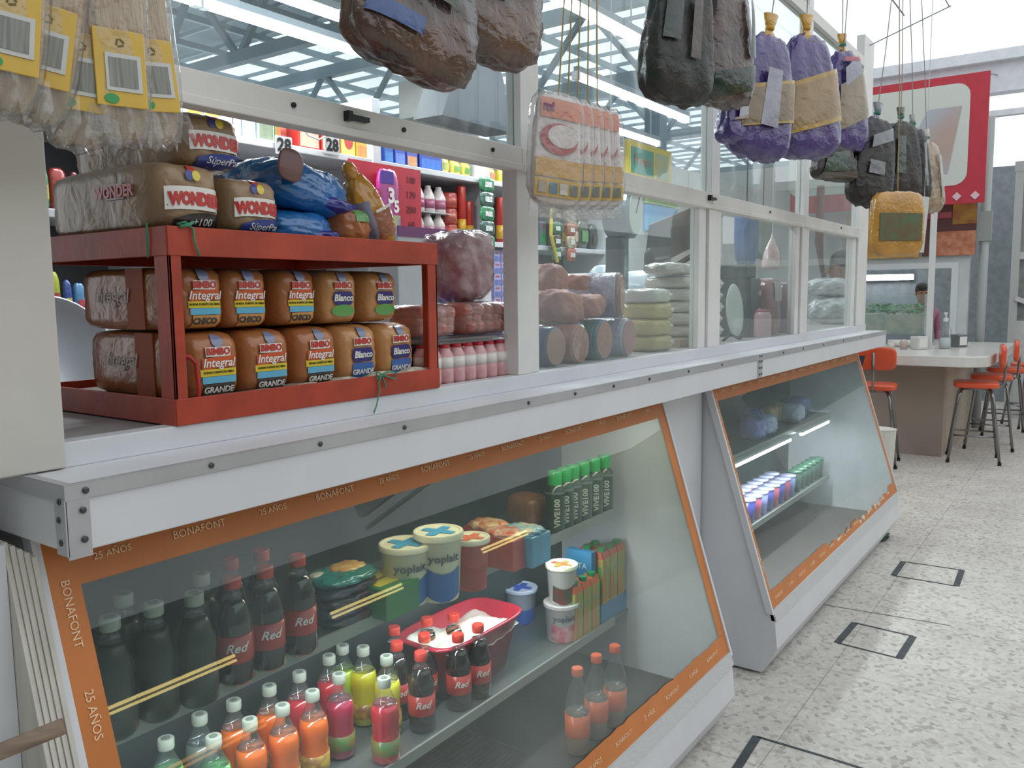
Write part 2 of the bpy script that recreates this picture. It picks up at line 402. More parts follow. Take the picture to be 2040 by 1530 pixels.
for px, py in ((712, 237), (1420, 362)):
    p = aY(px, py, YP-.01)
    B().box(-.028, .028, -.012, 0, -.004, .005).box(-.03, -.018, -.014, 0, -.008, .01).done('latch', mat('2A2C2E', .4, metal=.6), pt, loc=(p.x, YP-.004, 1.79))
for px, py in ((1049, 622), (1054, 715)):
    p = aY(px, py, YP-.01); B().box(-.003, .003, -.004, 0, -.006 if py < 700 else -.03, .006 if py < 700 else .03).done('bolt', DARK, pt, loc=(p.x, YP+.008, p.z))

# ------------------------------------------------------------------ display cases
SH1, SH2, CF = .725, .345, .13
OR = mat('C4763A', .45, var=.06, vs=5, bump=.03); ORT = mat('F3CFA8', .6)
def yS(z, off=0): return 1.2167 - (1.07-z)*SL - off
def make_case(x0, x1, label, tape_text, wb=.045):
    t = thing('display_case', label, 'display case', (x0, 0, 0))
    L = x1-x0
    side = [(1.62, CF-.05), (1.62, 1.118), (yS(1.118), 1.118), (yS(.255), .255), (.955, .225), (.944, .115), (1.0, .012), (1.62, .012)]
    for xx in (0, L-.03): B().prism(side, xx, xx+.03, 'x').done('side_panel', WHITE, t)
    B().prism([(yS(.255)+.03, .262), (yS(.255), .255), (.955, .225), (.944, .115), (1.0, .012), (1.03, .012), (.975, .12), (.985, .235)], .03, L-.03, 'x').done('kick_panel', WHITE, t)
    B().prism([(yS(.262, .006), .262), (yS(.262, -.01), .262), (.968, .222), (.948, .222)], .0, L, 'x').done('sill_moulding', mat('BFC0C0', .5, bump=.3, bs=60), t)
    B().box(.03, L-.03, 1.03, 1.60, CF-.04, CF).done('case_floor', mat('3A322E', .6, var=.15), t)
    B().box(.03, L-.03, 1.60, 1.62, CF, 1.118).done('back_panel', mat('2A3032', .5, var=.15, vs=3), t)
    B().box(.03, L-.03, yS(1.118)+.02, 1.60, 1.095, 1.118).done('top_panel', mat('8D9294', .5), t)
    for zz, nm in ((SH1, 'a'), (SH2, 'b')):
        s = B().box(.03, L-(.14 if nm == 'a' or tape_text == 2 else .032), 1.325, 1.60, zz-.012, zz).done('shelf', mat('6B7070', .35, metal=.3), t)
        B().box(.03, L-.14, 1.318, 1.325, zz-.022, zz+.006).done('shelf_lip', mat('989A94', .4, metal=.3), s)
    # strips printed tape round the glass
    def slab(u0, u1, z0, z1, off=.0015, name='orange_tape', m_=OR, ragged=None):
        return B().add([(u0, yS(z0, off), z0), (u1, yS(z0, off), z0), (u1, yS(z1, off), z1), (u0, yS(z1, off), z1),
                        (u0, yS(z0, off-.001), z0), (u1, yS(z0, off-.001), z0), (u1, yS(z1, off-.001), z1), (u0, yS(z1, off-.001), z1)],
                       [(0, 1, 2, 3), (7, 6, 5, 4), (0, 4, 5, 1), (1, 5, 6, 2), (2, 6, 7, 3), (3, 7, 4, 0)]).done(name, m_, t)
    slab(.0, L, .262, 1.118, -.002, 'glass_pane', CASEGLASS)
    slab(.0, L, 1.035, 1.118); slab(.0, wb, .322, 1.035); slab(L-wb, L, .322, 1.035)
    # bottom strip with a torn upper edge
    rnd = random.Random(len(label)); n = 60; vs = []; fs = []
    for i in range(n+1):
        u = L*i/n; z1 = .322+rnd.uniform(-.002, .003)
        if tape_text == 2 and .35 < i/n < .93: z1 = .262 + rnd.choice((.006, .02, .035, .045))
        vs += [(u, yS(.263, .0015), .263), (u, yS(z1, .0015), z1)]
    for i in range(n): fs.append((2*i, 2*i+2, 2*i+3, 2*i+1))
    B().add(vs, fs).done('orange_tape', OR, t)
    tilt = math.atan(SL)
    rot = (PI/2-tilt, 0, 0)
    def put(body, size, u, z, rr=0):
        o = text(body, size, (u, yS(z, .0030), z), ORT, t, name='printed_text')
        M_ = Matrix.Rotation(PI/2-tilt, 4, 'X') @ Matrix.Rotation(rr, 4, 'Z')
        o.rotation_euler = M_.to_euler()
    n = int(L/.15)
    for i in range(n):
        u = .10+i*.15
        if u < L-.08:
            put('25 AÑOS' if i % 2 == 0 else 'BONAFONT', .018 if i % 2 else .015, u, 1.068)
            put('25 AÑOS' if i % 2 else 'BONAFONT', .016, u, .292)
    for i in range(5):
        put('BONAFONT' if i % 2 == 0 else '25 AÑOS', .018, wb/2, 1.0-i*.14, -PI/2)
    # white glazing frame down both sides
    for u0, u1 in ((-.012, 0), (L, L+.012)):
        B().prism([(yS(1.118, .006), 1.118), (yS(.25, .006), .25), (yS(.25, -.02), .25), (yS(1.118, -.02), 1.118)], u0, u1, 'x').done('side_trim', WHITE, t)
    return t
make_case(.548, 2.575, 'nearer glass-fronted display case edged in orange tape, full of bottles and yogurt tubs', 1)
make_case(3.012, 5.27, 'farther display case edged in torn orange tape, beside the orange stools', 2, .03)
for x0, x1, wt, ly in ((.62, 2.3, 4.2, 1.372), (3.28, 4.30, 7, 1.303), (4.46, 5.02, 2.5, 1.303)):
    t = thing('case_lamp', ('white tube lamp fixed under the upper shelf of the nearer display case' if x0 < 1 else 'left bright tube lamp inside the farther display case' if x0 < 4 else 'right bright tube lamp inside the farther display case'), 'lamp', (0, 0, 0))
    B().box(x0, x1, ly-.012, ly+.013, SH1-.024, SH1-.013).done('housing', mat('C9C9C9', .5), t)
    B().tube([(x0+.02, ly, SH1-.034), (x1-.02, ly, SH1-.034)], .006 if x0 < 1 else .010, 8).done('tube', mat('F2F6FF', .5, emit=14 if x0 < 1 else 30), t)
    tube_light((x0, ly, SH1-.046), (x1, ly, SH1-.046), wt, size=.03)
o_ = thing('case_lamp', 'warm tube lamp along the top of the nearer display case behind the tape', 'lamp', (0, 0, 0))
B().box(1.2, 2.45, 1.255, 1.275, 1.078, 1.094).done('housing', mat('C9C9C9', .5), o_)
B().tube([(1.22, 1.265, 1.072), (2.43, 1.265, 1.072)], .006, 8).done('tube', mat('FFEFB0', .5, emit=5), o_)
tube_light((1.2, 1.265, 1.064), (2.45, 1.265, 1.064), 1.6, (1, .93, .75), .03)

# painted outlines on the floor
def outline(pts, thick_idx, label):
    P = [aZ(px, py, 0) for px, py in pts]; b = B()
    for i in range(len(P)-1):
        a, c = P[i], P[i+1]; wd = .028 if i in thick_idx else .010
        b.bar((a.x, a.y, .0012), (c.x, c.y, .0012), wd, .0015)
    tag(b.done('painted_floor_outline', mat('3E4548', .6, var=.2, vs=30)), label, 'floor marking', 'black painted outlines on the floor')
outline([(1703, 1241), (1819, 1268), (1791, 1312), (1668, 1281), (1703, 1241)], (1, 3), 'black painted rectangle on the floor, the middle one of three along the farther case')
outline([(1800, 1119), (1916, 1136), (1905, 1168), (1780, 1147), (1800, 1119)], (1, 3), 'black painted rectangle on the floor farthest from the nearer case')
outline([(1440, 1575), (1508, 1468), (1640, 1507), (1760, 1545)], (0,), 'large black painted outline on the floor nearest to the nearer display case')
tag(B().box(-.3, .3, -.003, .003, .0, .0015).done('painted_floor_line', mat('6F7272', .6), loc=aZ(1745, 1222, .0), rot=(0, 0, PI/2+.1)), 'thin grey scratch line on the floor between the two painted rectangles', 'floor marking')

# lamps seen in the glass: the opposite stall's strip lights, across the aisle behind the camera
for k, (x0, x1, z, wl) in enumerate(((4.92, 6.77, 2.03, 'warm'), (8.55, 10.15, 2.05, 'warm'), (12.43, 13.96, 2.07, 'warm'), (5.35, 6.81, 1.07, 'amber'), (9.97, 11.31, 1.0, 'amber'))):
    t = thing('strip_lamp', '%s %s strip lamp across the aisle, reflected in the nearer case glass' % (('left', 'middle', 'right', 'lower left', 'lower right')[k], wl), 'lamp', (0, -8.3, z), group='strip lamps across the aisle')
    B().box(x0, x1, -.07, -.04, -.05, .05).done('housing', mat('55585A', .5), t)
    cc = {'warm': 'FFE28A', 'amber': 'FFB060', 'white': 'EAF6FF'}[wl]
    B().tube([(x0, 0, .02), (x1, 0, .02)], .022 if wl != 'white' else .09, 8).tube([(x0, 0, -.05), (x1, 0, -.05)], .018 if wl != 'white' else .02, 8).done('tube', mat(cc, .5, emit={'warm': 9, 'amber': 3.5, 'white': 20}[wl]), t)

# fluorescent tubes over the stall
FT = mat('F4F9FF', .5, emit=16)
def fluo(x0, x1, y, z, label, watt=10):
    t = thing('fluorescent_lamp', label, 'lamp', ((x0+x1)/2, y, z), group='fluorescent tubes over the stall'); h = (x1-x0)/2
    B().box(-h, h, -.016, .016, .03, .06).done('housing', mat('8A949C', .5), t)
    B().tube([(-h+.02, 0, .01), (h-.02, 0, .01)], .021, 10).done('tube', FT, t, smooth=True)
    for s in (-1, 1): B().box(s*h-.015, s*h+.015, -.018, .018, -.012, .032).done('socket', mat('D8D8D8', .5), t)
    B().tube([(-h*.7, 0, .06), (-h*.7, 0, 4.6-z)], .004, 6).tube([(h*.7, 0, .06), (h*.7, 0, 4.6-z)], .004, 6).done('hanger_wire', mat('B8C0C6', .5), t)
    tube_light((x0, y, z-.015), (x1, y, z-.015), watt)
fluo(1.75, 2.06, 2.98, 2.6, 'short end of a fluorescent tube at the upper left above the shelves')
fluo(2.10, 3.2, 2.98, 2.6, 'long fluorescent tube above the white cartons on the shelf')
fluo(3.45, 4.35, 2.97, 2.6, 'fluorescent tube seen left of the tall middle post')
fluo(5.2, 6.1, 2.93, 2.6, 'farthest fluorescent tube above the dial scale')
fluo(1.5, 2.85, 2.72, 2.62, 'fluorescent tube behind the dark hanging bread bags')
fluo(2.6, 3.75, 1.86, 2.62, 'bright fluorescent tube at the top right of the middle post')
fluo(3.95, 5.4, 2.38, 2.6, 'fluorescent tube crossing behind the hanging orange tostada bag')
# ------------------------------------------------------------------ red rack with bread
RED = mat('A63A22', .45, var=.14, vs=14, bump=.08, bs=40)
REDD = mat('7E1F18', .5, var=.2, vs=20)
CX0, CX1, CY0, CY1, CZ0, CZ1 = .757, 1.397, 1.197, 1.66, 1.2475, 1.563
rk = thing('bread_rack', 'red painted angle iron bread rack standing on the counter', 'rack', (0, 0, 0))
T = .005
def angle_post(x, y, sx, sy, wx=.03, wy=.04):
    B().box(min(x, x+sx*wx), max(x, x+sx*wx), min(y, y+sy*T), max(y, y+sy*T), CZ0, CZ1).box(min(x, x+sx*T), max(x, x+sx*T), min(y, y+sy*wy), max(y, y+sy*wy), CZ0, CZ1).done('post', RED, rk, bevel=.001)
angle_post(CX0, CY0, 1, 1, .022); angle_post(CX1, CY0, -1, 1, .03); angle_post(CX0, CY1, 1, -1); angle_post(CX1, CY1, -1, -1)
def rail(x0, x1, y0, y1, z0, z1): B().box(x0, x1, y0, y1, z0, z1).done('rail', RED, rk, bevel=.001)
for z0, z1 in ((CZ0, CZ0+.043), (CZ1-.046, CZ1)):
    rail(CX0-.001, CX1+.001, CY0-.002, CY0+T-.001, z0, z1); rail(CX0+.0, CX1, CY1-T+.001, CY1+.002, z0, z1)
    rail(CX0-.002, CX0+T-.001, CY0, CY1, z0, z1); rail(CX1-T+.001, CX1+.002, CY0, CY1, z0, z1)
B().box(CX0+.005, CX1-.005, CY0+.005, CY1-.005, CZ1-.012, CZ1-.006).done('top_plate', mat('4A4038', .7, var=.15), rk)
B().box(CX0+.005, CX1-.005, CY0+.005, CY1-.005, CZ0+.012, CZ0+.018).done('bottom_plate', REDD, rk)
# cardboard lining with a crumpled front edge and a red folded corner
b = B(); n = 40; rnd = random.Random(3); vs = []
for i in range(n+1):
    x = .80+(.585)*i/n; z = 1.276+.012*(i/n)+.0035*math.sin(i*.9)+rnd.uniform(-.0015, .0015); y = CY0+.012+.004*math.sin(i*.7)
    vs += [(x, y-.010, z-.002), (x, y-.003, z+.008), (x, y+.06, z+.002), (x, y+.06, z-.004)]
for i in range(n):
    for k in range(4): b.f.append((4*i+k, 4*i+(k+1) % 4, 4*i+4+(k+1) % 4, 4*i+4+k))
b.v = vs; b.f += [(3, 2, 1, 0), (4*n, 4*n+1, 4*n+2, 4*n+3)]
b.done('cardboard_lining', mat('A79C8C', .7, var=.35, vs=40), rk)
B().tube([(.797, CY0+.004, 1.275), (.80, CY0+.002, 1.30), (.798, CY0+.002, 1.345), (.788, CY0+.004, 1.356), (.765, CY0+.02, 1.358)], .004, 6).done('red_card_corner', mat('A8201C', .4), rk, smooth=True)
GS = mat('3F8F6C', .6)
gl = thing('green_string', 'green string tied in a bow on the lower front rail of the red rack', 'string', (1.215, CY0-.004, 1.292))
B().tube([(0, 0, 0), (-.012, -.002, -.015), (-.010, -.003, -.03), (-.02, -.003, -.06), (-.03, -.004, -.075)], .0016, 6).tube([(0, 0, 0), (.02, -.004, .006), (.04, -.004, .0), (.035, -.004, -.012), (.01, -.003, -.004), (0, 0, 0)], .0016, 6).tube([(0, 0, 0), (-.018, -.004, .008), (-.02, -.004, -.008), (0, 0, 0), (.008, -.003, -.028)], .0016, 6).done('bow', GS, gl, smooth=True)
gl2 = thing('green_string', 'green string knotted round the top left corner of the red rack', 'string', (.787, CY0-.004, 1.562))
B().tube([(-.012, .004, .004), (0, 0, .008), (.012, -.002, -.002), (.012, -.004, -.02), (.020, -.004, -.045)], .0018, 6).tube([(-.01, 0, 0), (.004, -.006, .004), (.012, -.002, .008)], .003, 6).done('knot', GS, gl2, smooth=True)
gl3 = thing('green_string', 'thin green string hanging on the left side of the red rack', 'string', (CX0-.004, 1.245, 1.565))
B().tube([(0, 0, .004), (-.001, 0, -.02), (0, .002, -.05)], .0015, 6).done('strand', GS, gl3)

B().box(CX0+.03, CX1-.03, CY0+.02, CY1-.03, CZ0+.0185, CZ0+.0295).done('card_base', mat('8A7C6A', .7, var=.2), rk)
BREAD = dict(integral=mat('A9693C', .34, bump=.3, bs=26, coat=.5, var=.12, vs=18), blanco=mat('C08A55', .34, bump=.3, bs=26, coat=.55, var=.14, vs=18), wonder=mat('987C5C', .4, bump=.4, bs=22, coat=.35, var=.14, vs=14))
I_ORANGE = mat('C9562A', .3, coat=.6); I_YEL = mat('DCC434', .3, coat=.6); I_BLUE = mat('5FB0CF', .3, coat=.6)
I_NAVY = mat('2A2A72', .3, coat=.6); I_BLK = mat('2A2322', .3, coat=.6); I_WHT = mat('E6E2DC', .35, coat=.5); I_RED = mat('BE2F28', .35, coat=.5)
I_SIL = mat('B9BBC2', .3, metal=.3, coat=.5); I_GRN = mat('5C9A4E', .35, coat=.5); I_TAN = mat('C48A45', .35, coat=.5); I_DKB = mat('2D3F8E', .35, coat=.5)
LP = 7
def loaf(kind, w, h, L, label, size='GRANDE'):
    t = thing('bread_loaf', label, 'bread', (0, 0, 0)); a, bb, c = w/2, L/2, h/2
    B().puff(a, bb, c, LP, 12, .007, seed=len(label), cen=(0, 0, c)).done('bagged_loaf', BREAD[kind], t, smooth=True)
    fn = front_of(a, bb, c, LP, c)
    g = .0035
    # side print, on the side that faces the left end of the stall
    if kind == 'wonder':
        decal(fn, -a*.82, a*.90, h*.30, h*.62, g, I_WHT, t, wave=-.012)
        text('WONDER', .0262, (0.002, -(g+.001), h*.47), I_RED, t, conform=fn, bold=.0020, sx=.76, arc=1.6)
        for k, (cc, dx, dz) in enumerate(((I_RED, 0, .010), (I_DKB, -.006, 0), (I_YEL, .006, 0))): oval(fn, dx, h*.80+dz, .0075, .0085, g+.0006*k, cc, t, 'balloon_print')
        col, tx = (I_BLK, '+100') if size == '100' else (I_DKB, 'SúperPan')
        def P(u, v):
            x = -a*.62+a*1.55*u; zt = h*.05+(h*.24)*math.sin(PI*(.18+.5*u)); z = h*.03+(zt-h*.03)*v; return (x, fn(x, z)-g, z)
        patch(P, 10, 3, 'printed_panel', col, t)
        text(tx, .017, (.014, -(g+.001), h*.15), I_WHT, t, conform=fn, shear=.2)
        B().box(-a-.003, -a-.001, -bb*.45, -bb*.15, h*.50, h*.72).done('side_label', mat('8E7A74', .35, coat=.5), t)
        o = text('WONDER', .026, (-a-.0045, -bb*.30, h*.60), I_RED, t, rot=(PI/2, 0, -PI/2), bold=.001)
    else:
        oval(fn, 0, h*.87, .011, .011, g, mat('7E86A4', .35, coat=.5), t, 'bear_print')
        decal(fn, -a*.46, a*.46, h*.64, h*.78, g, I_WHT, t)
        text('BIMBO', .0165, (0, -(g+.001), h*.71), I_RED, t, conform=fn, bold=.0005, sx=.95)
        if kind == 'integral':
            decal(fn, -a*.60, a*.60, h*.47, h*.635, g, I_ORANGE, t, skew=.004)
            text('Integral', .0205, (0, -(g+.001), h*.545), I_WHT, t, conform=fn, shear=.25, bold=.0003)
            decal(fn, -a*.66, a*.66, h*.355, h*.46, g, I_YEL, t)
            text('BUENA FUENTE DE FIBRA', .0052, (0, -(g+.001), h*.41), I_BLK, t, conform=fn)
            decal(fn, -a*.60, a*.66, h*.25, h*.35, g, I_BLUE, t)
            if size == 'GRANDE':
                decal(fn, -a*.56, a*.60, h*.06, h*.24, g, I_BLK, t); text('GRANDE', .0145, (0, -(g+.001), h*.15), I_WHT, t, conform=fn, bold=.0003)
            else:
                decal(fn, -a*.5, a*.6, h*.05, h*.24, g, I_TAN, t); text('CHICO', .0145, (0, -(g+.001), h*.145), I_BLK, t, conform=fn, bold=.0006)
            B().box(-a-.0025, -a-.0008, -bb*.38, -bb*.05, h*.02, h*.98).done('side_band', mat('A8502A', .6), t)
            text('Integral', .036, (-a-.004, bb*.25, h*.55), mat('C9C3BA', .4), t, rot=(PI/2, 0, -PI/2), shear=.25)
        else:
            def H(u, v):
                z = h*.36+h*.24*v; ww = a*(.58-.12*abs(2*v-1)); x = -ww+2*ww*u; return (x, fn(x, z)-g, z)
            patch(H, 8, 4, 'printed_panel', I_NAVY, t)
            text('Blanco', .0185, (0, -(g+.001), h*.48), I_WHT, t, conform=fn, shear=.2, bold=.0005)
            if size == 'GRANDE':
                decal(fn, -a*.55, a*.55, h*.08, h*.34, g, mat('2C5FA8', .35, coat=.5), t); text('GRANDE', .0145, (0, -(g+.001), h*.18), I_WHT, t, conform=fn, bold=.0003)
            else: oval(fn, 0, h*.25, .03, .012, g, I_GRN, t)
    return t
W_, H_, L_ = .105, .116, .33
zb = CZ0+.030
fy = CY0+.03   # front faces of the bottom row
bot = [(432, 'integral'), (538, 'integral'), (636, 'integral'), (721, 'blanco'), (797, 'blanco')]
names = ['leftmost big brown integral loaf in the bottom row of the red rack', 'second big integral loaf from the left in the bottom row of the red rack', 'third big loaf in the bottom row, integral, just left of the white bread',
         'left one of the two big white bread loaves in the bottom row', 'rightmost big white bread loaf in the bottom row of the red rack']
first = {}
for (px, kd), lb in zip(bot, names):
    x = aY(px, 700, fy).x
    if kd not in first: t = loaf(kd, W_, H_, L_, lb); first[kd] = t; t.location = (x, fy+L_/2, zb); 
    else: t = dup(first[kd], (x, fy+L_/2, zb), label=lb)
    t['group'] = 'big loaves in the bottom row of the rack'
top = [(402, 'integral'), (500, 'integral'), (594, 'integral'), (684, 'blanco'), (763, 'blanco')]
names = ['leftmost small integral loaf in the upper row of the red rack, above the big ones', 'second small integral loaf from the left in the upper row inside the red rack', 'third small loaf in the upper row inside the red rack, beside the white bread',
         'small white bread loaf in the upper row of the red rack, left of the other', 'rightmost small white bread loaf in the upper row of the red rack']
first = {}; ty = CY0+.045
for k, ((px, kd), lb) in enumerate(zip(top, names)):
    x = aY(px, 590, ty).x
    if kd not in first: t = loaf(kd, .094, .108, .31, lb, 'CHICO'); first[kd] = t
    else: t = dup(first[kd], (0, 0, 0), label=lb)
    t.location = (x, ty+.155, zb+H_+.002); t.rotation_euler = (0, 0, (.02, -.03, .03, -.02, .02)[k]); t['group'] = 'small loaves in the upper row of the rack'
# loaves and bags on top of the rack
zt = CZ1-.004
wl = loaf('wonder', .118, .115, .36, 'long soft bread loaf marked +100 on top of the red rack, at its left corner', '100')
wl.location = (.822, CY0+.205, zt-.003); wl['group'] = 'white wrapped loaves on top of the rack'
w2 = loaf('wonder', .108, .100, .33, 'soft bread loaf with a blue band, right of the +100 loaf on the rack top', 'SP')
w2.location = (.948, CY0+.19, zt-.001); w2['group'] = 'white wrapped loaves on top of the rack'
w3 = dup(w2, (.882, CY0+.225, zt+.108), label='soft bread loaf lying across the two others, topmost of the pile on the red rack', rot=(0, .0, .04))
w3.scale = (1.1, 1.05, .96)
BLU = mat('1F66A8', .18, bump=.9, bs=16, coat=1, var=.25, vs=7); BLD = mat('2B2E86', .2, bump=.6, bs=20, coat=1, var=.2)
def bluebag(label, w, d, h):
    t = thing('blue_bread_bag', label, 'bread', (0, 0, 0), group='blue bread bags on the rack')
    B().puff(w/2, d/2, h/2, 3.4, 14, .03, 5, (0, 0, h/2), taper=.1).done('bag', BLU, t, smooth=True)
    B().puff(w*.30, d*.515, h*.22, 3, 10, .02, 3, (w*.27, 0, h*.30)).done('dark_blue_print', BLD, t, smooth=True)
    return t
b1 = bluebag('crinkled blue bread bag lying on top of another blue bag on the red rack', .22, .22, .098); b1.location = (1.108, CY0+.155, zt+.052); b1.rotation_euler = (0, .20, 0)
B().puff(.028, .006, .030, 3, 8, cen=(-.082, -.112, .066)).done('round_bread_print', mat('6E4A46', .5, coat=.5), b1, smooth=True)
B().add([(.10, 0, .04), (.145, -.04, .005), (.15, .04, .0), (.15, -.02, .04), (.14, .03, .05)], [(0, 1, 3), (0, 3, 4), (0, 4, 2), (1, 2, 4), (1, 4, 3), (0, 2, 1)]).done('bag_neck', BLD, b1)
b2 = bluebag('lower blue bread bag on the red rack, squeezed under the other blue bag', .165, .20, .070); b2.location = (1.085, CY0+.14, zt-.012); 
OB = mat('B46A38', .3, bump=.5, bs=20, coat=.7, var=.2)
t = thing('bun_bag', 'small clear bag of orange buns with a green label on the red rack', 'bread', (1.205, CY0+.10, zt-.012))
B().puff(.042, .07, .042, 3, 12, .03, 2, (0, 0, .042)).done('buns', OB, t, smooth=True)
fn = front_of(.042, .07, .042, 3, .042); decal(fn, -.016, .03, .052, .075, .004, I_GRN, t, 'green_label')
t = thing('yellow_bread_bag', 'tall yellow and orange bread bag leaning at the right end of the red rack top', 'bread', (1.305, CY0+.085, zt-.010), rot=(0, -.42, 0))
B().puff(.052, .045, .082, 3.2, 14, .03, 8, (0, 0, .082), taper=.45).done('bag', mat('D9961F', .25, bump=.7, bs=18, coat=1, var=.18, vs=9), t, smooth=True)
fn = front_of(.052*.8, .045, .082, 3.2, .082)
decal(fn, -.034, .036, .028, .085, .006, mat('A35A34', .3, bump=.5, coat=1, var=.25), t, 'bread_window')
decal(fn, -.042, -.026, .02, .115, .006, mat('8C8FA6', .35, coat=.6), t, 'silver_edge'); decal(fn, -.02, .03, .086, .092, .008, I_WHT, t, 'white_stripe')
text('O', .03, (.0, -(.008), .12), mat('A8661A', .4), t, conform=fn)
B().puff(.016, .016, .022, 2, 6, .05, 1, (-.006, 0, .172)).done('twisted_neck', mat('D9961F', .25, bump=.7, bs=18, coat=1, var=.18, vs=9), t, smooth=True)

# ------------------------------------------------------------------ on the worktop right of the rack
WT = 1.2455
def drinkbottle(label):
    t = thing('drinking_yogurt_bottle', label, 'bottle')
    B().lathe([(.019, 0), (.0205, .004), (.0205, .034), (.017, .041), (.0205, .048), (.0205, .066), (.014, .078), (.012, .083), (0, .083)], 12).done('bottle', mat('D9A5A6', .3, coat=.6, var=.1, vs=40), t, smooth=True)
    B().lathe([(.0208, .036), (.0208, .062), (.0, .062)], 12).done('white_label', mat('E4DDD6', .35, coat=.4), t, smooth=True)
    B().lathe([(.0125, .082), (.0125, .090), (0, .0905)], 10).done('foil_cap', mat('C13038', .35), t, smooth=True)
    return t
bt = None; n = 0
for r in range(2):
    for i in range(8):
        loc = (1.452+i*.0432+r*.01, 1.262+r*.043, WT); n += 1
        lb = 'small pink yogurt bottle, %s from the red rack in the %s row' % (ORD[i], ('front', 'back')[r])
        if bt is None: bt = drinkbottle(lb); bt.location = loc; bt['group'] = 'small yogurt bottles beside the rack'
        else: dup(bt, loc, label=lb)
tag(B().puff(.178, .046, .007, 8, 10, .004, 2, (0, 0, .007)).done('shrink_wrap', FILM, smooth=True, loc=(1.60, 1.284, WT+.0915)), 'clear shrink wrap bundled over the small pink yogurt bottles', 'plastic wrap')
SAU = mat('B0685C', .28, bump=.35, bs=30, coat=.9, var=.15, vs=16)
def sausagepack(label, w, d, h, seed):
    t = thing('sausage_pack', label, 'sausages', group='wrapped packs of pink sausages')
    rnd = random.Random(seed); b = B(); nx = int(w/.034)
    for i in range(nx):
        for k in range(3):
            b.puff(.021, d/2*rnd.uniform(.9, 1), .021, 2.6, 6, 0, 0, (-w/2+.02+i*(w-.04)/(nx-1)+rnd.uniform(-.004, .004), rnd.uniform(-.006, .006), .022+k*(h-.044)/2))
    b.done('sausages', SAU, t, smooth=True)
    B().puff(w/2, d/2*1.03, h/2, 5, 12, .012, seed, (0, 0, h/2)).done('wrapper', FILM, t, smooth=True)
    return t
s1 = sausagepack('pack of pink sausages partly hidden by the right post of the rack', .14, .11, .078, 1); s1.location = (1.478, 1.315, WT+.107)
s2 = sausagepack('wide see-through pack of pink sausages under the wrapped ham leg', .20, .11, .082, 2); s2.location = (1.682, 1.315, WT+.107)
HAM = mat('A25A68', .22, bump=.9, bs=12, coat=1, h2='D2AEB2', vs=16)
t = thing('ham_leg', 'big purple-pink ham leg in clear wrap, on top of the sausage packs', 'ham', (1.705, 1.375, WT+.190), rot=(0, -.12, 0))
B().puff(.070, .062, .088, 4.6, 18, .035, 4, (0, 0, .088), taper=-.22).done('ham', HAM, t, smooth=True)
B().puff(.072, .064, .090, 4.6, 18, .035, 4, (0, 0, .090), taper=-.22).done('wrapper', FILM, t, smooth=True)

t = thing('support_crate', 'low dark crate behind the yogurt bottles carrying the meat packs', 'crate', (1.62, 1.43, WT))
B().box(-.20, .20, -.09, .10, 0, .098).done('box', mat('3A3E58', .5), t); B().box(-.205, .205, -.095, .105, .098, .1062).done('lid', mat('33407A', .5), t)

# ------------------------------------------------------------------ cold meats and cheeses behind the first glass bay
def roll(label, r, L, col, face, loc, rz=0, rx=0, band=None, squash=1.25):
    t = thing('meat_roll', label, 'cold meat', loc, group='rolls of cold meat behind the glass', rot=(rx, 0, rz))
    # axis along y, flat cut end facing the customer
    prof = [(0, -L/2), (r*.93, -L/2), (r, -L/2+.008), (r, L/2-.03), (r*.7, L/2-.005), (0, L/2)]
    b = B().lathe(prof, 24, sx=1, sy=squash)
    b.v = [(x, z, y+r*squash) for x, y, z in b.v]; b.done('casing', col, t, smooth=True)
    b = B().lathe([(r*.90, -.0025), (r*.9, 0), (0, .0)], 24, sx=1, sy=squash)
    b.v = [(x, z-L/2-.0005, y+r*squash) for x, y, z in b.v]; b.done('cut_face', face, t, smooth=False)
    if band:
        b = B().lathe([(r*1.01, -L/2+.015), (r*1.012, -L/2+.02), (r*1.012, L*.1), (r, L*.1)], 24, sx=1, sy=squash)
        b.v = [(x, z, y+r*squash) for x, y, z in b.v]; b.done('printed_sleeve', band, t, smooth=True)
    return t
PINK = mat('B87F72', .45, var=.1, vs=60, coat=.3); PK2 = mat('B5796E', .4, h2='C79A8E', vs=70, coat=.3); TANP = mat('A9806F', .45, var=.05, vs=30, coat=.4)
NAV = mat('2E3468', .3, coat=.8); TEAL = mat('3A7F8A', .3, coat=.8, h2='2E3F78', vs=12); VIO = mat('8F86AE', .25, coat=1, h2='C6BECB', vs=14, bump=.4)
y0 = 1.262
roll('cut brown-grey ham roll in a navy casing, leftmost on the worktop behind the glass', .046, .22, NAV, TANP, (aY(1107, 690, y0).x+.014, y0+.11, WT), -.12)
roll('cut pink mottled ham roll, second from the left on the worktop', .046, .24, PINK, PK2, (aY(1160, 690, y0).x, y0+.12, WT), -.1)
roll('pink ham roll in a navy and teal sleeve, third from the left on the worktop', .050, .20, TEAL, PINK, (aY(1208, 690, y0).x, y0+.105, WT), -.05, band=TEAL)
roll('pink ham roll in a pale violet wrapper, beside the yellow cheeses', .050, .20, VIO, mat('B0716C', .35, coat=.5, var=.08), (aY(1258, 690, y0).x-.01, y0+.105, WT), 0, band=VIO)
roll('large mortadella roll with a pale printed sleeve lying on top of the other rolls', .058, .30, mat('9A6A5C', .4, coat=.5, var=.1), PK2, (aY(1240, 598, y0).x-.01, y0+.165, WT+.127), .35, band=VIO, squash=1.25)
HC = mat('BE8074', .5, var=.09, vs=20, bump=.15, bs=20)
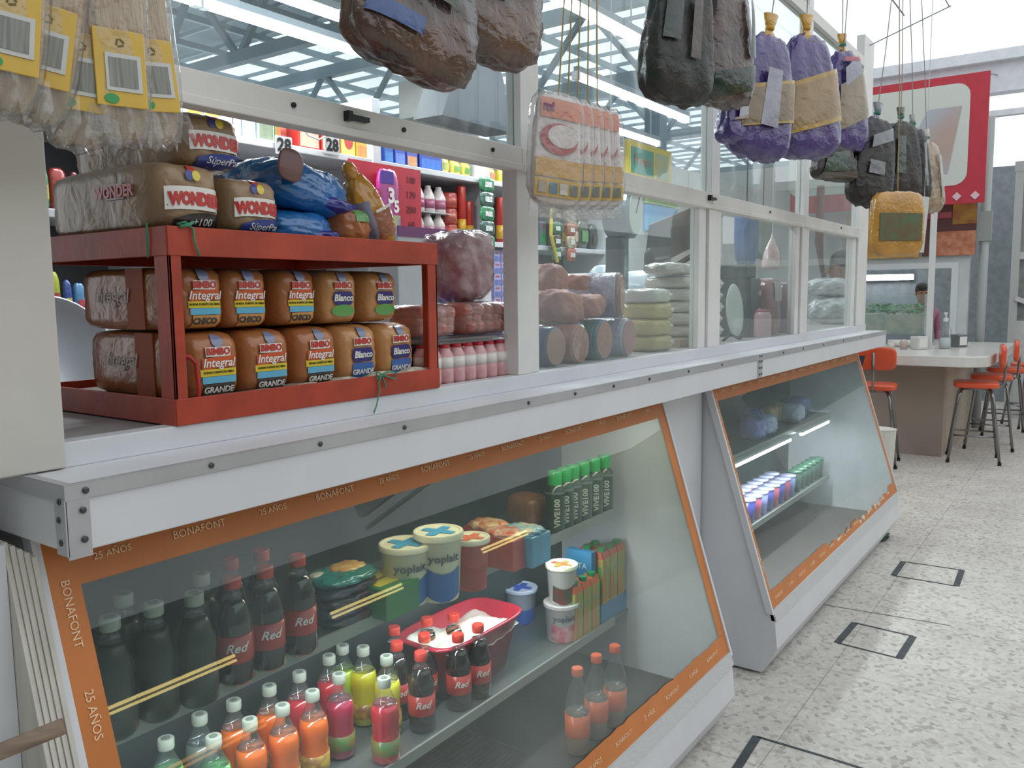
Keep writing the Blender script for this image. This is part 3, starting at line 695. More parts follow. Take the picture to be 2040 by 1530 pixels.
def hamchunk(px, py, a, b_, c, yy, label, sd, rot):
    p = aY(px, py, yy); t = B().puff(a, b_, c, 3.0, 12, .05, sd).done('ham_chunk', HC, smooth=True, loc=(p.x, yy, p.z), rot=rot)
    tag(t, label, 'ham', 'chunks of cooked ham piled behind the glass')
hamchunk(1112, 612, .075, .07, .05, 1.36, 'big pink chunk of cooked ham resting above the leftmost rolls', 1, (0, .2, 0))
hamchunk(1168, 610, .058, .055, .036, 1.32, 'rounded pink ham chunk poking forward between the pile and the mortadella', 2, (0, -.1, .3))
hamchunk(1158, 570, .075, .06, .036, 1.42, 'pink ham chunk with a pale rind on top of the ham pile', 3, (0, .1, .2))
hamchunk(1092, 560, .045, .06, .05, 1.42, 'upright ham chunk beside the middle post at the top of the pile', 4, (0, .5, 0))
WCH = mat('C9C6BC', .25, bump=.5, bs=18, coat=1, var=.06, vs=10); YCH = mat('C2AC6C', .3, bump=.5, bs=18, coat=.9, var=.1, vs=10)
def cheese(label, r, h, m_, loc, wide=1):
    t = thing('wrapped_cheese', label, 'cheese', loc, group='wrapped round cheeses stacked behind the glass')
    B().puff(r*wide, r, h/2*1.08, 4.2, 14, .016, len(label), (0, 0, h/2)).done('cheese', m_, t, smooth=True)
    B().puff(r*.35, .01, h*.18, 2, 6, .1, 2, (r*.55, -r*.9, h*.55)).done('wrapper_knot', mat('DDDBD6', .15, coat=1, bump=.7, bs=40), t, smooth=True)
    return t
yc = 1.34
for sx_, (px, n_, r, h, m_, nm, up, y_) in enumerate(((1288, 3, .078, .058, YCH, 'yellow', 0, 1.34), (1346, 5, .108, .049, WCH, 'white', .0, 1.43), (1392, 5, .078, .047, WCH, 'small white', 0, 1.33))):
    x = aY(px, 650, y_).x; proto = None
    pos = ['bottom', 'second from the bottom', 'third from the bottom', 'fourth from the bottom', 'top']
    if n_ == 3: pos = ['bottom', 'middle', 'top']
    for k in range(n_):
        lb = '%s wrapped cheese, %s of its stack, %s' % (nm, pos[k], ('beside the ham rolls', 'in the tall middle stack', 'next to the second post')[sx_])
        loc = (x + (.006, -.004, .005, -.006, .002)[k], y_, WT+.03*(sx_ > 0)+k*h*.98)
        if proto is None: proto = cheese(lb, r, h, m_, loc)
        else: dup(proto, loc, label=lb)
    if sx_ == 0: tag(cheese('round white cheese on top of the yellow cheese stack', .074, .050, WCH, (x, 1.34, WT+3*h*.98)), None, None)
o = B().box(-.21, .13, -.06, .13, 0, .03).done('cardboard_tray', mat('9B7F66', .7, var=.1), loc=(aY(1385, 690, 1.33).x, 1.36, WT)); tag(o, 'flat brown cardboard tray under the white cheese stacks', 'tray')
t = B().puff(.13, .08, .025, 3, 12, .05, 3).done('bread_roll_bag', mat('BDB9B0', .2, bump=.6, bs=15, coat=1, var=.08), smooth=True, loc=(aY(1335, 555, 1.42).x, 1.42, WT+.03+5*.049+.024)); tag(t, 'pale plastic bag slumped over the top of the white cheeses', 'bag')

t = thing('steel_tray', 'round grey steel tray leaning behind the lower left of the red rack', 'tray', (aY(128, 680, 2.0).x, 2.0, WT+.085), rot=(1.15, 0, .2))
B().lathe([(0, -.003), (.12, -.003), (.135, .006), (.14, .006), (.122, -.008), (0, -.008)], 32).done('tray', mat('8A8D92', .35, metal=.5), t, smooth=True)
# ------------------------------------------------------------------ shelf wall at the back of the stall
YB = 3.0
struct(B().box(.6, 5.5, 3.36, 3.42, 0, 2.28).done('wall_back', mat('4C4B4E', .7, var=.08)), 'grey back wall of the stall behind the shelves')
sw = thing('wall_shelving', 'white shelving unit along the back wall of the stall', 'shelves')
SHW = mat('C9CBCE', .4, var=.04)
for z, xa, xb in ((2.125, .7, 5.45), (1.765, 1.9, 5.45), (1.36, .7, 5.45), (.95, .7, 5.45)):
    B().box(xa, xb, 3.0, 3.36, z-.03, z).done('shelf', SHW, sw, bevel=.003)
for x in (.68, 1.85, 3.03, 3.93, 5.38):
    B().box(x, x+.055, 2.992, 3.36, 0, 2.42).done('upright', SHW, sw, bevel=.002)
struct(B().box(5.50, 9.6, 3.30, 3.4, 0, 2.6).done('wall_far', mat('B9BCBC', .6, var=.05)), 'pale wall beyond the shelving')
for k, (px, z0) in enumerate(((566, 2.105), (662, 2.105))):
    p = aY(px, 290, 2.985); t = thing('price_tag', 'white price tag reading 28, %s of the two on the upper shelf edge' % ('left', 'right')[k], 'price tag', (p.x, 2.985, p.z), group='price tags on the upper shelf edge')
    B().box(-.045, .045, 0, .004, -.04, .04).done('card', mat('B9B8B8', .5), t)
    text('28', .075, (0, -.002, 0), DARK, t, bold=.003)

def item(kind, x0, x1, z, h, col, label, cat, y=None, col2=None, group=None, txt=None, d=None):
    y = y if y is not None else YB+.035
    wd = x1-x0; dd = d or min(wd, .16)
    t = thing(kind, label, cat, ((x0+x1)/2, y+dd/2, z), group=group)
    m1 = mat(col, .35, coat=.4, var=.05, vs=20); m2 = mat(col2, .4, coat=.3, var=.12, vs=40) if col2 else None
    a = wd/2-.002
    if kind in ('drink_carton', 'food_box', 'cereal_box', 'carton'):
        B().box(-a, a, -dd/2, dd/2, 0, h).done('box', m1, t, bevel=.002)
        if m2: B().box(-a*.86, a*.86, -dd/2-.0015, -dd/2, h*.08, h*.5).done('printed_panel', m2, t)
        if txt: text(txt, min(wd*.34, h*.24), (0, -dd/2-.0025, h*.72), mat('E0C040' if col2 else 'D8D4D0', .4), t, bold=.001)
        elif m2: B().box(-a*.6, a*.6, -dd/2-.0015, -dd/2, h*.72, h*.86).done('title_print', mat('B06068', .4), t)
    elif kind in ('food_can', 'jar'):
        B().lathe([(a*.96, 0), (a, .004), (a, h-.006), (a*.94, h), (0, h)], 16).done('can', m1, t, smooth=True)
        if m2: B().lathe([(a*1.015, h*.2), (a*1.015, h*.75), (0, h*.75)], 16).done('can_label', m2, t, smooth=True)
    elif kind == 'milk_bottle':
        B().lathe([(a*.95, 0), (a, .01), (a, h*.58), (a*.55, h*.86), (a*.42, h*.9), (a*.42, h), (0, h)], 16).done('bottle', m1, t, smooth=True)
        if m2: B().lathe([(a*1.02, h*.14), (a*1.02, h*.48), (0, h*.48)], 16).done('bottle_label', m2, t, smooth=True)
    elif kind == 'food_packet':
        B().puff(a, dd/3, h/2, 3.5, 8, .02, len(label), (0, 0, h/2)).done('packet', mat(col, .25, coat=.9, bump=.4, bs=20, var=.1), t, smooth=True)
        if m2:
            fn = front_of(a, dd/3, h/2, 3.5, h/2); decal(fn, -a*.6, a*.6, h*.25, h*.6, .006, m2, t)
    elif kind == 'snack_tube':
        B().lathe([(a, 0), (a, h), (a*.9, h+.008), (0, h+.008)], 16).done('tube', m1, t, smooth=True)
        if m2: B().lathe([(a*1.015, h*.1), (a*1.015, h*.4), (0, h*.4)], 16).done('tube_label', m2, t, smooth=True)
    return t
def X3(px, z=2.12): # x of a picture column on the shelf front
    y = 277 if z > 2 else 470 if z > 1.7 else 560
    for _ in range(3): p = aY(px, y, YB+.03); y = y  # plane is upright, columns stay put
    return p.x
top = [(375, 409, 'drink_carton', .19, 'CBD6DA', 'white fruit drink carton with yellow fruit at the left of the top shelf', 'C9A63C'),
       (410, 441, 'drink_carton', .185, 'CDD9DC', 'second white fruit drink carton with yellow fruit on the top shelf', 'C9A63C'),
       (443, 466, 'drink_carton', .19, 'E0E3E4', 'plain white carton between the fruit cartons on the top shelf', None),
       (468, 484, 'drink_carton', .18, 'C9B9C2', 'narrow pinkish carton on the top shelf beside a plain white one', 'BFCBD0'),
       (485, 512, 'drink_carton', .19, 'BED5DF', 'pale blue carton on the top shelf, left of the vegetable carton', None),
       (516, 549, 'drink_carton', .17, 'C8D6D8', 'pale carton with a dark vegetable picture on the top shelf', '74806A'),
       (551, 562, 'food_box', .155, '8FA860', 'thin green and orange box on the top shelf beside a red can', 'B0683C'),
       (564, 590, 'food_can', .155, '8C2F38', 'dark red can on the top shelf above the left price tag', 'A84A40'),
       (596, 639, 'food_box', .15, 'B23530', 'left of two red food boxes with a pale food picture, top shelf', 'B7A48E'),
       (641, 678, 'food_box', .15, 'B03230', 'right of two red food boxes with a pale food picture, top shelf', 'B7A48E'),
       (682, 709, 'food_box', .135, 'D9C56A', 'yellow box with a red oval on the top shelf', None),
       (711, 734, 'food_box', .125, 'D8A53E', 'yellow and orange box with fruit on the top shelf beside the upright', 'C88A4A'),
       (766, 785, 'food_box', .12, '2D55A8', 'first blue box right of the white shelf upright, top shelf', '3F78C0'),
       (787, 809, 'food_box', .12, '2F4BA6', 'second blue box right of the upright, top shelf', '5B7AC4'),
       (811, 833, 'food_box', .115, '4A4FA6', 'violet-blue box on the top shelf beside the wide dark blue one', 'C08A5C'),
       (836, 882, 'food_box', .12, '1C3E94', 'wide dark blue box on the top shelf', '2C62B4'),
       (885, 905, 'food_packet', .10, 'CDBB5C', 'single pale yellow packet right of the wide blue box', '9EA85A'),
       (907, 928, 'food_packet', .09, 'C9BC4E', 'left packet of the pair of yellow-green packets, top shelf', '6E9A4A'),
       (929, 948, 'food_packet', .09, 'C9BC4E', 'right packet of the pair of yellow-green packets, top shelf', '5E9050'),
       (974, 997, 'food_packet', .09, 'CDB04C', 'yellow packet just right of the second shelf upright', 'B9785A'),
       (1003, 1026, 'food_packet', .09, 'D2C24A', 'yellow packet beside the middle window post, top shelf', '8FA050')]
for a, b_, kd, h, col, lb, c2 in top:
    xa, xb = aY(a, 277, YB+.03).x, aY(b_, 277, YB+.03).x
    t = item(kd, xa, xb, 2.125, h, col, lb, 'can' if 'can' in kd else 'food packet' if 'packet' in kd else 'carton', col2=c2, group='groceries on the top shelf', txt='ZANO' if 'two red' in lb else None, d=.14)
    if 'red oval' in lb:
        o = B().lathe([(.028, -.001), (.028, .001), (0, .001)], 20, sy=1.25).done('oval_print', mat('B2453C', .4), t, loc=(0, -.071, .07)); o.rotation_euler = (PI/2, 0, 0)
# white curved cable hooked in front of the red boxes
tag(B().tube([(0, 0, .11), (.02, -.005, .04), (.06, -.01, 0), (.12, -.01, -.01), (.18, -.005, .02), (.21, 0, .08)], .004, 6).done('white_cable', SHW, smooth=True, loc=(aY(590, 250, 2.97).x, 2.97, 2.17)), 'thin white cable looping in front of the red boxes on the top shelf', 'cable')

# middle shelf: tall stacks between z 1.765 and 2.09
xm = lambda px: aY(px, 430, YB+.03).x
for r in range(2):
    for k, (a, b_) in enumerate(((834, 852), (854, 873), (875, 895))):
        xa, xb = xm(a+r*2), xm(b_+r*2)
        if r == 0: item('milk_bottle', xa, xb, 1.765, .135, 'C9BEB8', 'white milk bottle with a pink label, %s from left in the lower tier' % ORD[k], 'bottle', col2='B58A98', group='white milk bottles in two tiers')
        else: item('milk_bottle', xa, xb, 1.765+.14, .145, 'D4C8C4', 'white milk bottle with a pink label, %s from left in the upper tier' % ORD[k], 'bottle', col2='A8607C', group='white milk bottles in two tiers')
tag(B().box(xm(830), xm(899), YB+.03, YB+.2, 0, .004).done('tier_board', SHW, loc=(0, 0, 1.9005)), 'thin white board between the two tiers of milk bottles', 'board')
for k in range(3): item('jar', xm(897), xm(920), 1.765+k*.088, .085, 'A83A30', 'red jar with a white lid, %s of the stack of three' % ('bottom', 'middle', 'topmost')[k], 'jar', col2='B5584A', group='stacked red jars')
for k, (a, b_, h) in enumerate(((922, 935, .30), (936, 950, .22), (1000, 1012, .27))): item('snack_tube', xm(a), xm(b_), 1.765, h, 'B5342A', ('tall red and yellow snack tube beside the red jars', 'shorter red and yellow snack tube behind the green sachets', 'red and green snack tube left of the middle post')[k], 'snack tube', col2='D0A030', group='snack tubes on the middle shelf')
for k, (a, b_, h, c, c2) in enumerate(((1013, 1024, .16, 'B9C6CE', 'A0B0C0'), (1024, 1034, .12, 'C0BCC8', 'B08890'), (1078, 1090, .16, '7E8A90', '3FA060'), (1091, 1104, .19, '3C3634', '5A4A44'), (1132, 1143, .17, 'B8863C', 'D0B060'), (1144, 1160, .20, 'A8553C', 'C8B0A0'), (1162, 1183, .22, '3F4A3A', '6E9A60'), (1184, 1199, .19, '302C2C', '504844'), (1120, 1131, .17, '5A6A48', 'B09050'), (1105, 1118, .2, '2E3A34', '708068'))):
    item('food_packet' if k > 3 else 'food_box', xm(a), xm(b_), 1.765, h, c, ('pale grey box on the middle shelf beside the middle post', 'small lilac box touching the middle post on the middle shelf', 'grey box with a green mark just right of the middle post', 'dark brown box right of the middle post', 'yellow packet behind the hanging snack strip', 'orange and white packet on the middle shelf', 'dark green packet with a pale label on the middle shelf', 'near-black packet at the end of the middle shelf', 'olive packet beside the yellow strip on the middle shelf', 'dark green packet behind the yellow-edged hanging strip')[k], 'food packet', col2=c2, group='small groceries on the middle shelf')
# purple boxes below
for r in range(5):
    for k in range(3):
        if k == 2 and r > 2: continue
        item('carton', xm(984+k*15), xm(998+k*15), 1.365+r*.071, .07, 'A9A9D2', 'small lilac carton, %s column of the block, %s from the bottom' % (('left', 'middle', 'right')[k], ORD[r]), 'carton', col2='6F78B0', group='small lilac cartons stacked under the middle shelf')
# lower left shelf seen beside the rack
for a, b_, z, h, c, c2, lb in ((78, 98, 1.765, .14, '3F9A58', 'C8C050', 'green and yellow packet beside the left post'), (100, 138, 1.765, .15, 'B03A34', 'C8C8C8', 'red and white packet left of the bread on the rack'), (140, 158, 1.765, .14, '8F2834', 'A83C40', 'dark red packet behind the top bread loaf'), (156, 180, 1.765, .11, '3A3FA0', '6068B8', 'royal blue packet behind the top bread loaf'), (180, 215, 1.765, .15, '9A2C30', 'A83C40', 'wide red packet mostly hidden behind the top loaf')):
    item('food_packet', aY(a, 300, YB+.03).x, aY(b_, 300, YB+.03).x, 1.765, h, c, lb, 'food packet', col2=c2, group='packets behind the bread at the left')
B().box(.70, 1.9, 3.0, 3.36, 1.735, 1.765).done('shelf', SHW, sw, bevel=.003)
for k, (a, b_, h, c, c2, lb) in enumerate(((78, 96, .14, 'C9A08C', 'A05040', 'pinkish packet behind the left end of the rack top'), (100, 128, .19, 'B9C43C', 'B04A50', 'lime yellow detergent packet seen through the rack'), (130, 150, .16, '3A56A0', 'D8C84A', 'blue and yellow packet seen through the rack'), (152, 178, .15, '5F9AC8', 'C05058', 'light blue packet seen through the rack beside the bread'))):
    item('food_packet', aY(a, 590, YB+.03).x, aY(b_, 590, YB+.03).x, 1.36, h, c, lb, 'food packet', col2=c2, group='packets seen through the red rack', txt=None)
# hanging items on the shelf edge
def strip(px, z_top, n, wd, h, col, col2, label, y=2.97, dx=0):
    x = aY(px, 400, y).x; t = thing('snack_strip', label, 'snack packets', (x, y, z_top), group='strips of sachets hanging from the shelf')
    for k in range(n):
        b = B().puff(wd/2, .012, h/2, 4, 8, .03, k+1, (dx*k, 0, -h/2-k*h*.98)); b.done('sachet', mat(col if k % 2 == 0 else col2, .22, coat=1, bump=.5, bs=25, var=.25, vs=25), t, smooth=True)
        B().box(-wd*.25+dx*k, wd*.25+dx*k, -.016, -.014, -h*.7-k*h*.98, -h*.35-k*h*.98).done('sachet_print', mat('C9CFCA', .4, var=.3, vs=60), t)
    return t
strip(970, 2.13, 5, .13, .085, '2E7A50', '3C5A50', 'strip of green sachets hanging from the upper shelf left of the middle post')
strip(1108, 2.09, 5, .11, .085, '3A6A44', '4A4038', 'dark sachet strip with a yellow edge hanging right of the middle post')
strip(1137, 2.09, 5, .11, .085, 'A8583C', 'B9A890', 'orange and pale sachet strip hanging right of the middle post')
x = aY(1100, 480, 2.95).x
tag(B().tube([(x+.08, 2.955, 2.10), (x, 2.955, 1.98), (x-.005, 2.955, 1.83), (x+.07, 2.955, 1.66)], .012, 6).done('yellow_strip', mat('B9A83C', .4)), 'curved yellow plastic band beside the hanging dark sachets', 'band')
# red price sheets
t = thing('price_sheet', 'large red hand-lettered price sheet hanging under the top shelf', 'sign', (aY(765, 330, 2.96).x, 2.96, 2.10))
B().box(-.24, .27, 0, .003, -.43, .0).done('sheet', mat('B02A38', .6, var=.08), t)
for k, s in enumerate(('100', '170', '200', '60', '50')): text(s, .05, (.19, -.003, -.06-k*.075), mat('5A1F2A', .6), t)
t = thing('candy_display', 'purple and pink candy packet with a big 3 and 5, pinned on the red sheet', 'candy packet', (aY(772, 385, 2.93).x, 2.93, 1.91))
B().puff(.07, .014, .16, 5, 8, .02, 3).done('packet', mat('A8307E', .3, coat=.8, var=.1), t, smooth=True)
B().box(-.06, .03, -.016, -.013, .09, .15).done('purple_top', mat('4A2F8E', .4), t); B().box(-.03, .07, -.017, -.013, -.15, -.06).done('lime_bottom', mat('B0B83C', .4, h2='8F7ABF', vs=20), t)
text('3', .10, (.01, -.018, .03), I_WHT, t, bold=.004); text('5', .08, (.045, -.018, -.02), I_WHT, t, bold=.003)
# posters and boards standing behind the rack end
t = thing('poster', 'white poster with a purple top band and a light blue bottom, behind the rack', 'poster', (aY(845, 530, 1.95).x, 1.95, 1.46))
B().box(-.13, .13, 0, .006, -.22, .22).done('panel', mat('C4C9CC', .5, var=.03), t)
B().box(-.132, .132, -.003, 0, .19, .225).done('purple_band', mat('7E4A78', .5), t); B().box(-.13, .13, -.003, 0, -.22, -.07).done('blue_band', mat('6AA2CC', .45, h2='8FBEDB', vs=9), t)
B().box(-.005, .03, -.003, 0, .08, .16).done('green_mark', mat('5BB09A', .5), t)
B().box(-.11, .11, .01, .15, -.22, .20).done('backing_box', mat('B4B4B6', .5), t)
B().box(-.11, -.09, .02, .15, -.7, -.22).box(.09, .11, .02, .15, -.7, -.22).done('stand', STEEL, t)

# ------------------------------------------------------------------ scale, slicer and other tools behind the glass
t = thing('dial_scale', 'tall shop scale with a round dial head on a chrome column', 'scale', (aY(1238, 560, 1.75).x, 1.75, WT))
c0 = t.location
B().box(-.10, .10, -.08, .12, 0, .06).done('base', mat('C9CDD0', .35, coat=.4), t, bevel=.012)
B().box(-.045, .045, -.02, .06, .06, .45).done('column', mat('8E9296', .22, metal=.8), t, bevel=.006)
B().box(-.03, .018, -.023, -.02, .24, .41).done('tag_card', mat('B9C9CC', .4, h2='4F6A70', vs=9), t)
b = B().lathe([(.095, -.06), (.108, -.05), (.108, .05), (.095, .06), (0, .06)], 28); b.v = [(x, z, y+.55) for x, y, z in b.v]; b.done('dial_housing', mat('7F8890', .3, metal=.4), t, smooth=False)
o = B().lathe([(.09, -.002), (.09, .002), (0, .002)], 28).done('dial_face', mat('C9CFC6', .4), t, loc=(0, -.062, .55)); o.rotation_euler = (PI/2, 0, 0)
o = B().box(-.003, .003, 0, .09, 0, .001).done('needle', DARK, t, loc=(0, -.066, .55)); o.rotation_euler = (PI/2, .6, 0)
t.rotation_euler = (0, 0, .18)
sl = thing('meat_slicer', 'steel meat slicer with a big tilted plate behind the cheeses', 'slicer', (3.88, 1.88, WT))
B().puff(.26, .15, .16, 4, 12, 0, 0, (0, 0, .16)).done('body', mat('B4BEC6', .3, coat=.5), sl, smooth=True)
o = B().box(-.36, .36, -.006, .006, -.115, .115).done('tilted_plate', mat('4E5053', .5, metal=.2), sl, bevel=.01, loc=(.06, -.10, .50)); o.rotation_euler = (.25, -.24, 0)
o = B().lathe([(.13, -.012), (.14, 0), (.13, .012), (0, .012)], 28).done('blade_guard', STEEL, sl, smooth=False, loc=(.10, .0, .42)); o.rotation_euler = (PI/2, 0, .2)
B().tube([(-.06, -.15, .34), (.2, -.16, .42), (.34, -.15, .48)], .014, 8).done('carriage_arm', mat('3F4347', .4, metal=.6), sl, smooth=True)
B().puff(.026, .024, .05, 2.4, 8, 0, 0, (-.36, -.15, .36)).done('handle_knob', BLACK, sl, smooth=True)
B().bar((-.33, -.14, .36), (-.1, -.12, .38), .012).done('knob_arm', STEEL, sl)
t = thing('coffee_machine', 'rounded pale blue-white machine body left of the dial scale column', 'machine', (aY(1200, 560, 1.95).x, 1.95, WT))
B().puff(.11, .12, .17, 3, 12, 0, 0, (0, 0, .17), taper=.45).done('body', mat('B4C2CE', .35, coat=.4), t, smooth=True)
B().box(-.13, .13, -.13, .13, 0, .03).done('foot', mat('8E989E', .4), t, bevel=.006)
t = thing('plate_stand', 'round white plate standing on edge in the second glass bay', 'plate', (aY(1461, 655, 1.30).x, 1.30, WT))
o = B().lathe([(.0, -.006), (.05, -.006), (.085, .0), (.095, .006), (.088, .008), (.05, .0), (0, 0)], 32, sy=1.0).done('plate', mat('C9CCC6', .3, coat=.5), t, smooth=True, loc=(0, 0, .125)); o.rotation_euler = (PI/2-.08, 0, -.02); o.scale = (1, 1.22, 1)
B().tube([(-.07, .02, 0), (-.06, -.01, .03), (0, -.02, .01), (.06, -.03, .03), (.07, 0, 0)], .006, 6).done('wire_foot', DARK, t)
t = thing('dark_column', 'tall black appliance column beside the white plate', 'appliance', (aY(1492, 640, 1.36).x, 1.38, WT))
B().box(-.07, .07, -.05, .12, 0, .27).done('body', mat('24282F', .35, coat=.4, var=.2), t, bevel=.006); B().box(-.10, .03, -.04, .12, .27, .33).done('head', mat('17202E', .4), t, bevel=.006)
for zz in (.05, .12, .2): o = B().lathe([(.012, 0), (.012, .006), (0, .006)], 12).done('button', mat('B9B4AE', .4), t, loc=(.045, -.05, zz)); o.rotation_euler = (PI/2, 0, 0)
for k, (px, w_, h, c, sc, lb) in enumerate(((1527, .17, .27, 'A0696A', 'B7AAA8', 'wide clear-wrapped pink sausage bundle beside the black column'), (1556, .10, .25, '7E5660', '3A3F88', 'wrapped sausage pack with a violet-blue band'), (1577, .09, .26, '8E6468', '2F4F9A', 'wrapped sausage pack with a blue top and a red base, by the third post'))):
    x = aY(px, 660, 1.34).x; t = thing('sausage_bundle', lb, 'sausages', (x, 1.34, WT), group='upright wrapped sausages in the second bay')
    B().puff(w_/2, .05, h/2, 4.5, 10, .02, k+3, (0, 0, h/2)).done('meat', mat(c, .25, coat=1, bump=.4, bs=15, var=.12), t, smooth=True)
    fn = front_of(w_/2, .05, h/2, 4.5, h/2); decal(fn, -w_*.30, w_*.28, h*(.08 if k else .6), h*(.85 if k else .95), .006, mat(sc, .3, coat=.6, var=.2, vs=14), t)
    if k == 2: decal(fn, -w_*.3, w_*.28, h*.05, h*.42, .009, mat('B03A4A', .35), t, 'red_panel')
t = thing('small_pink_bottle', 'short pink bottle in front of the wide sausage bundle', 'bottle', (aY(1517, 668, 1.275).x, 1.272, WT))
B().lathe([(.035, 0), (.038, .006), (.038, .10), (.030, .115), (0, .115)], 14).done('bottle', mat('C49AA0', .3, coat=.6), t, smooth=True); B().lathe([(.030, .114), (.031, .125), (0, .126)], 14).done('cap', mat('B9606C', .4), t, smooth=True)
# hanging things in the second bay
t = thing('meat_cone_bag', 'clear pointed bag of pink meat hanging in the second bay', 'bag', (aY(1538, 500, 1.6).x, 1.6, 1.77))
B().lathe([(.085, -.19), (.09, -.17), (.075, -.10), (.045, -.05), (.012, -.01), (.004, .02), (0, .02)], 16, sy=.6).done('meat', mat('C79A98', .3, bump=.5, bs=20, coat=1, h2='D8C4C2', vs=20), t, smooth=True)
B().tube([(0, 0, .0), (0, 0, .9)], .002, 6).done('string', mat('C9C9C9', .5), t)
t = thing('blue_hanging_bag', 'dusty blue bag hanging beyond the slicer in the second bay', 'bag', (aY(1487, 460, 2.1).x, 2.1, 2.05))
B().puff(.12, .06, .22, 3.5, 12, .04, 6, (0, 0, -.2), taper=-.1).done('bag', mat('56698F', .5, bump=.4, bs=10, var=.12), t, smooth=True); B().tube([(0, 0, 0), (0, 0, .4)], .004, 6).done('string', DARK, t)
t = thing('grey_hanging_bag', 'grey-green cloth bag hanging beside the blue one in the second bay', 'bag', (aY(1520, 450, 2.15).x, 2.15, 2.08))
B().puff(.12, .05, .18, 3.5, 12, .04, 2, (0, 0, -.2)).done('bag', mat('7F867C', .6, bump=.4, bs=10, var=.12), t, smooth=True); B().tube([(0, 0, 0), (0, 0, .4)], .004, 6).done('string', DARK, t)
t = thing('wall_notice', 'yellow hand-lettered notice board seen through the second bay', 'sign', (aY(1568, 455, 3.25).x, 3.25, 2.22))
B().box(-.34, .34, -.01, .01, -.2, .2).done('board', mat('D2BE62', .5, h2='C9A25A', vs=4), t)
for k in range(3): text('AAA', .12, (-.18+k*.18, -.013, .08-.05*k), mat('4A4A3A', .6), t, sx=.5) if k < 1 else None
t = thing('framed_picture', 'dark brown framed picture below the yellow notice', 'picture', (aY(1572, 510, 3.25).x, 3.25, 1.83))
B().box(-.36, .36, -.015, .02, -.19, .19).done('frame', mat('5A4638', .5), t); B().box(-.31, .31, -.02, -.014, -.15, .15).done('painting', mat('6E6A58', .5, h2='8A6A58', vs=5), t)
t = thing('sea_picture', 'small blue seascape picture with a green upper strip on the far wall', 'picture', (aY(1318, 420, 3.27).x, 3.27, 2.13))
B().box(-.30, .30, -.015, .02, -.14, .08).done('sea', mat('2F7AB8', .5, h2='5AA4CC', vs=3, stretch=(.3, 1, 3)), t); B().box(-.30, .30, -.015, .02, .09, .28).done('green_strip', mat('8DAA74', .5), t)
t = thing('framed_picture', 'orange-brown framed picture low on the far wall', 'picture', (aY(1392, 458, 3.27).x, 3.27, 2.07))
B().box(-.30, .30, -.015, .02, -.18, .12).done('frame', mat('8A5A40', .5), t); B().box(-.26, .26, -.02, -.014, -.14, .08).done('painting', mat('B98A6A', .5, h2='8A6A5A', vs=5), t)
t = thing('framed_picture', 'wide framed photograph with an orange frame seen through the third bay', 'picture', (aY(1665, 455, 3.27).x, 3.27, 2.35))
B().box(-.75, .75, -.015, .02, -.3, .3).done('frame', mat('B0784A', .5), t); B().box(-.68, .68, -.02, -.014, -.24, .24).done('painting', mat('8A8A7A', .5, h2='B0A890', vs=4), t)
t = thing('red_strap', 'curved dark red strap hanging in the third bay', 'strap', (aY(1633, 450, 1.9).x, 1.9, 1.98))
B().add([], []).tube([(0, 0, .3), (0, 0, 0), (-.01, 0, -.14), (.06, 0, -.28), (.17, 0, -.42)], [.03, .032, .034, .022, .02], 8).done('strap', mat('6E3A33', .5), t, smooth=True)
WB = mat('C9CDCE', .25, bump=.5, bs=12, coat=.9, var=.05)
for k, (px, w_, h, y_, z_, lb) in enumerate(((1662, .30, .17, 1.45, 0, 'lower crumpled white plastic bag in the third bay'), (1655, .26, .12, 1.48, .172, 'upper white plastic bag resting on another one in the third bay'))):
    t = B().puff(w_, .12, h/2, 3.2, 14, .05, 4+k, (0, 0, h/2)).done('plastic_bag', WB, smooth=True, loc=(aY(px, 600, y_).x, y_, WT+z_)); tag(t, lb, 'bag', 'white plastic bags in the third bay')
tag(B().box(.3, 5.4, 2.14, 2.18, .0, 1.24).done('counter_back_panel', mat('8E8C88', .6)), 'plain grey back panel closing the service counter on the seller side', 'panel')
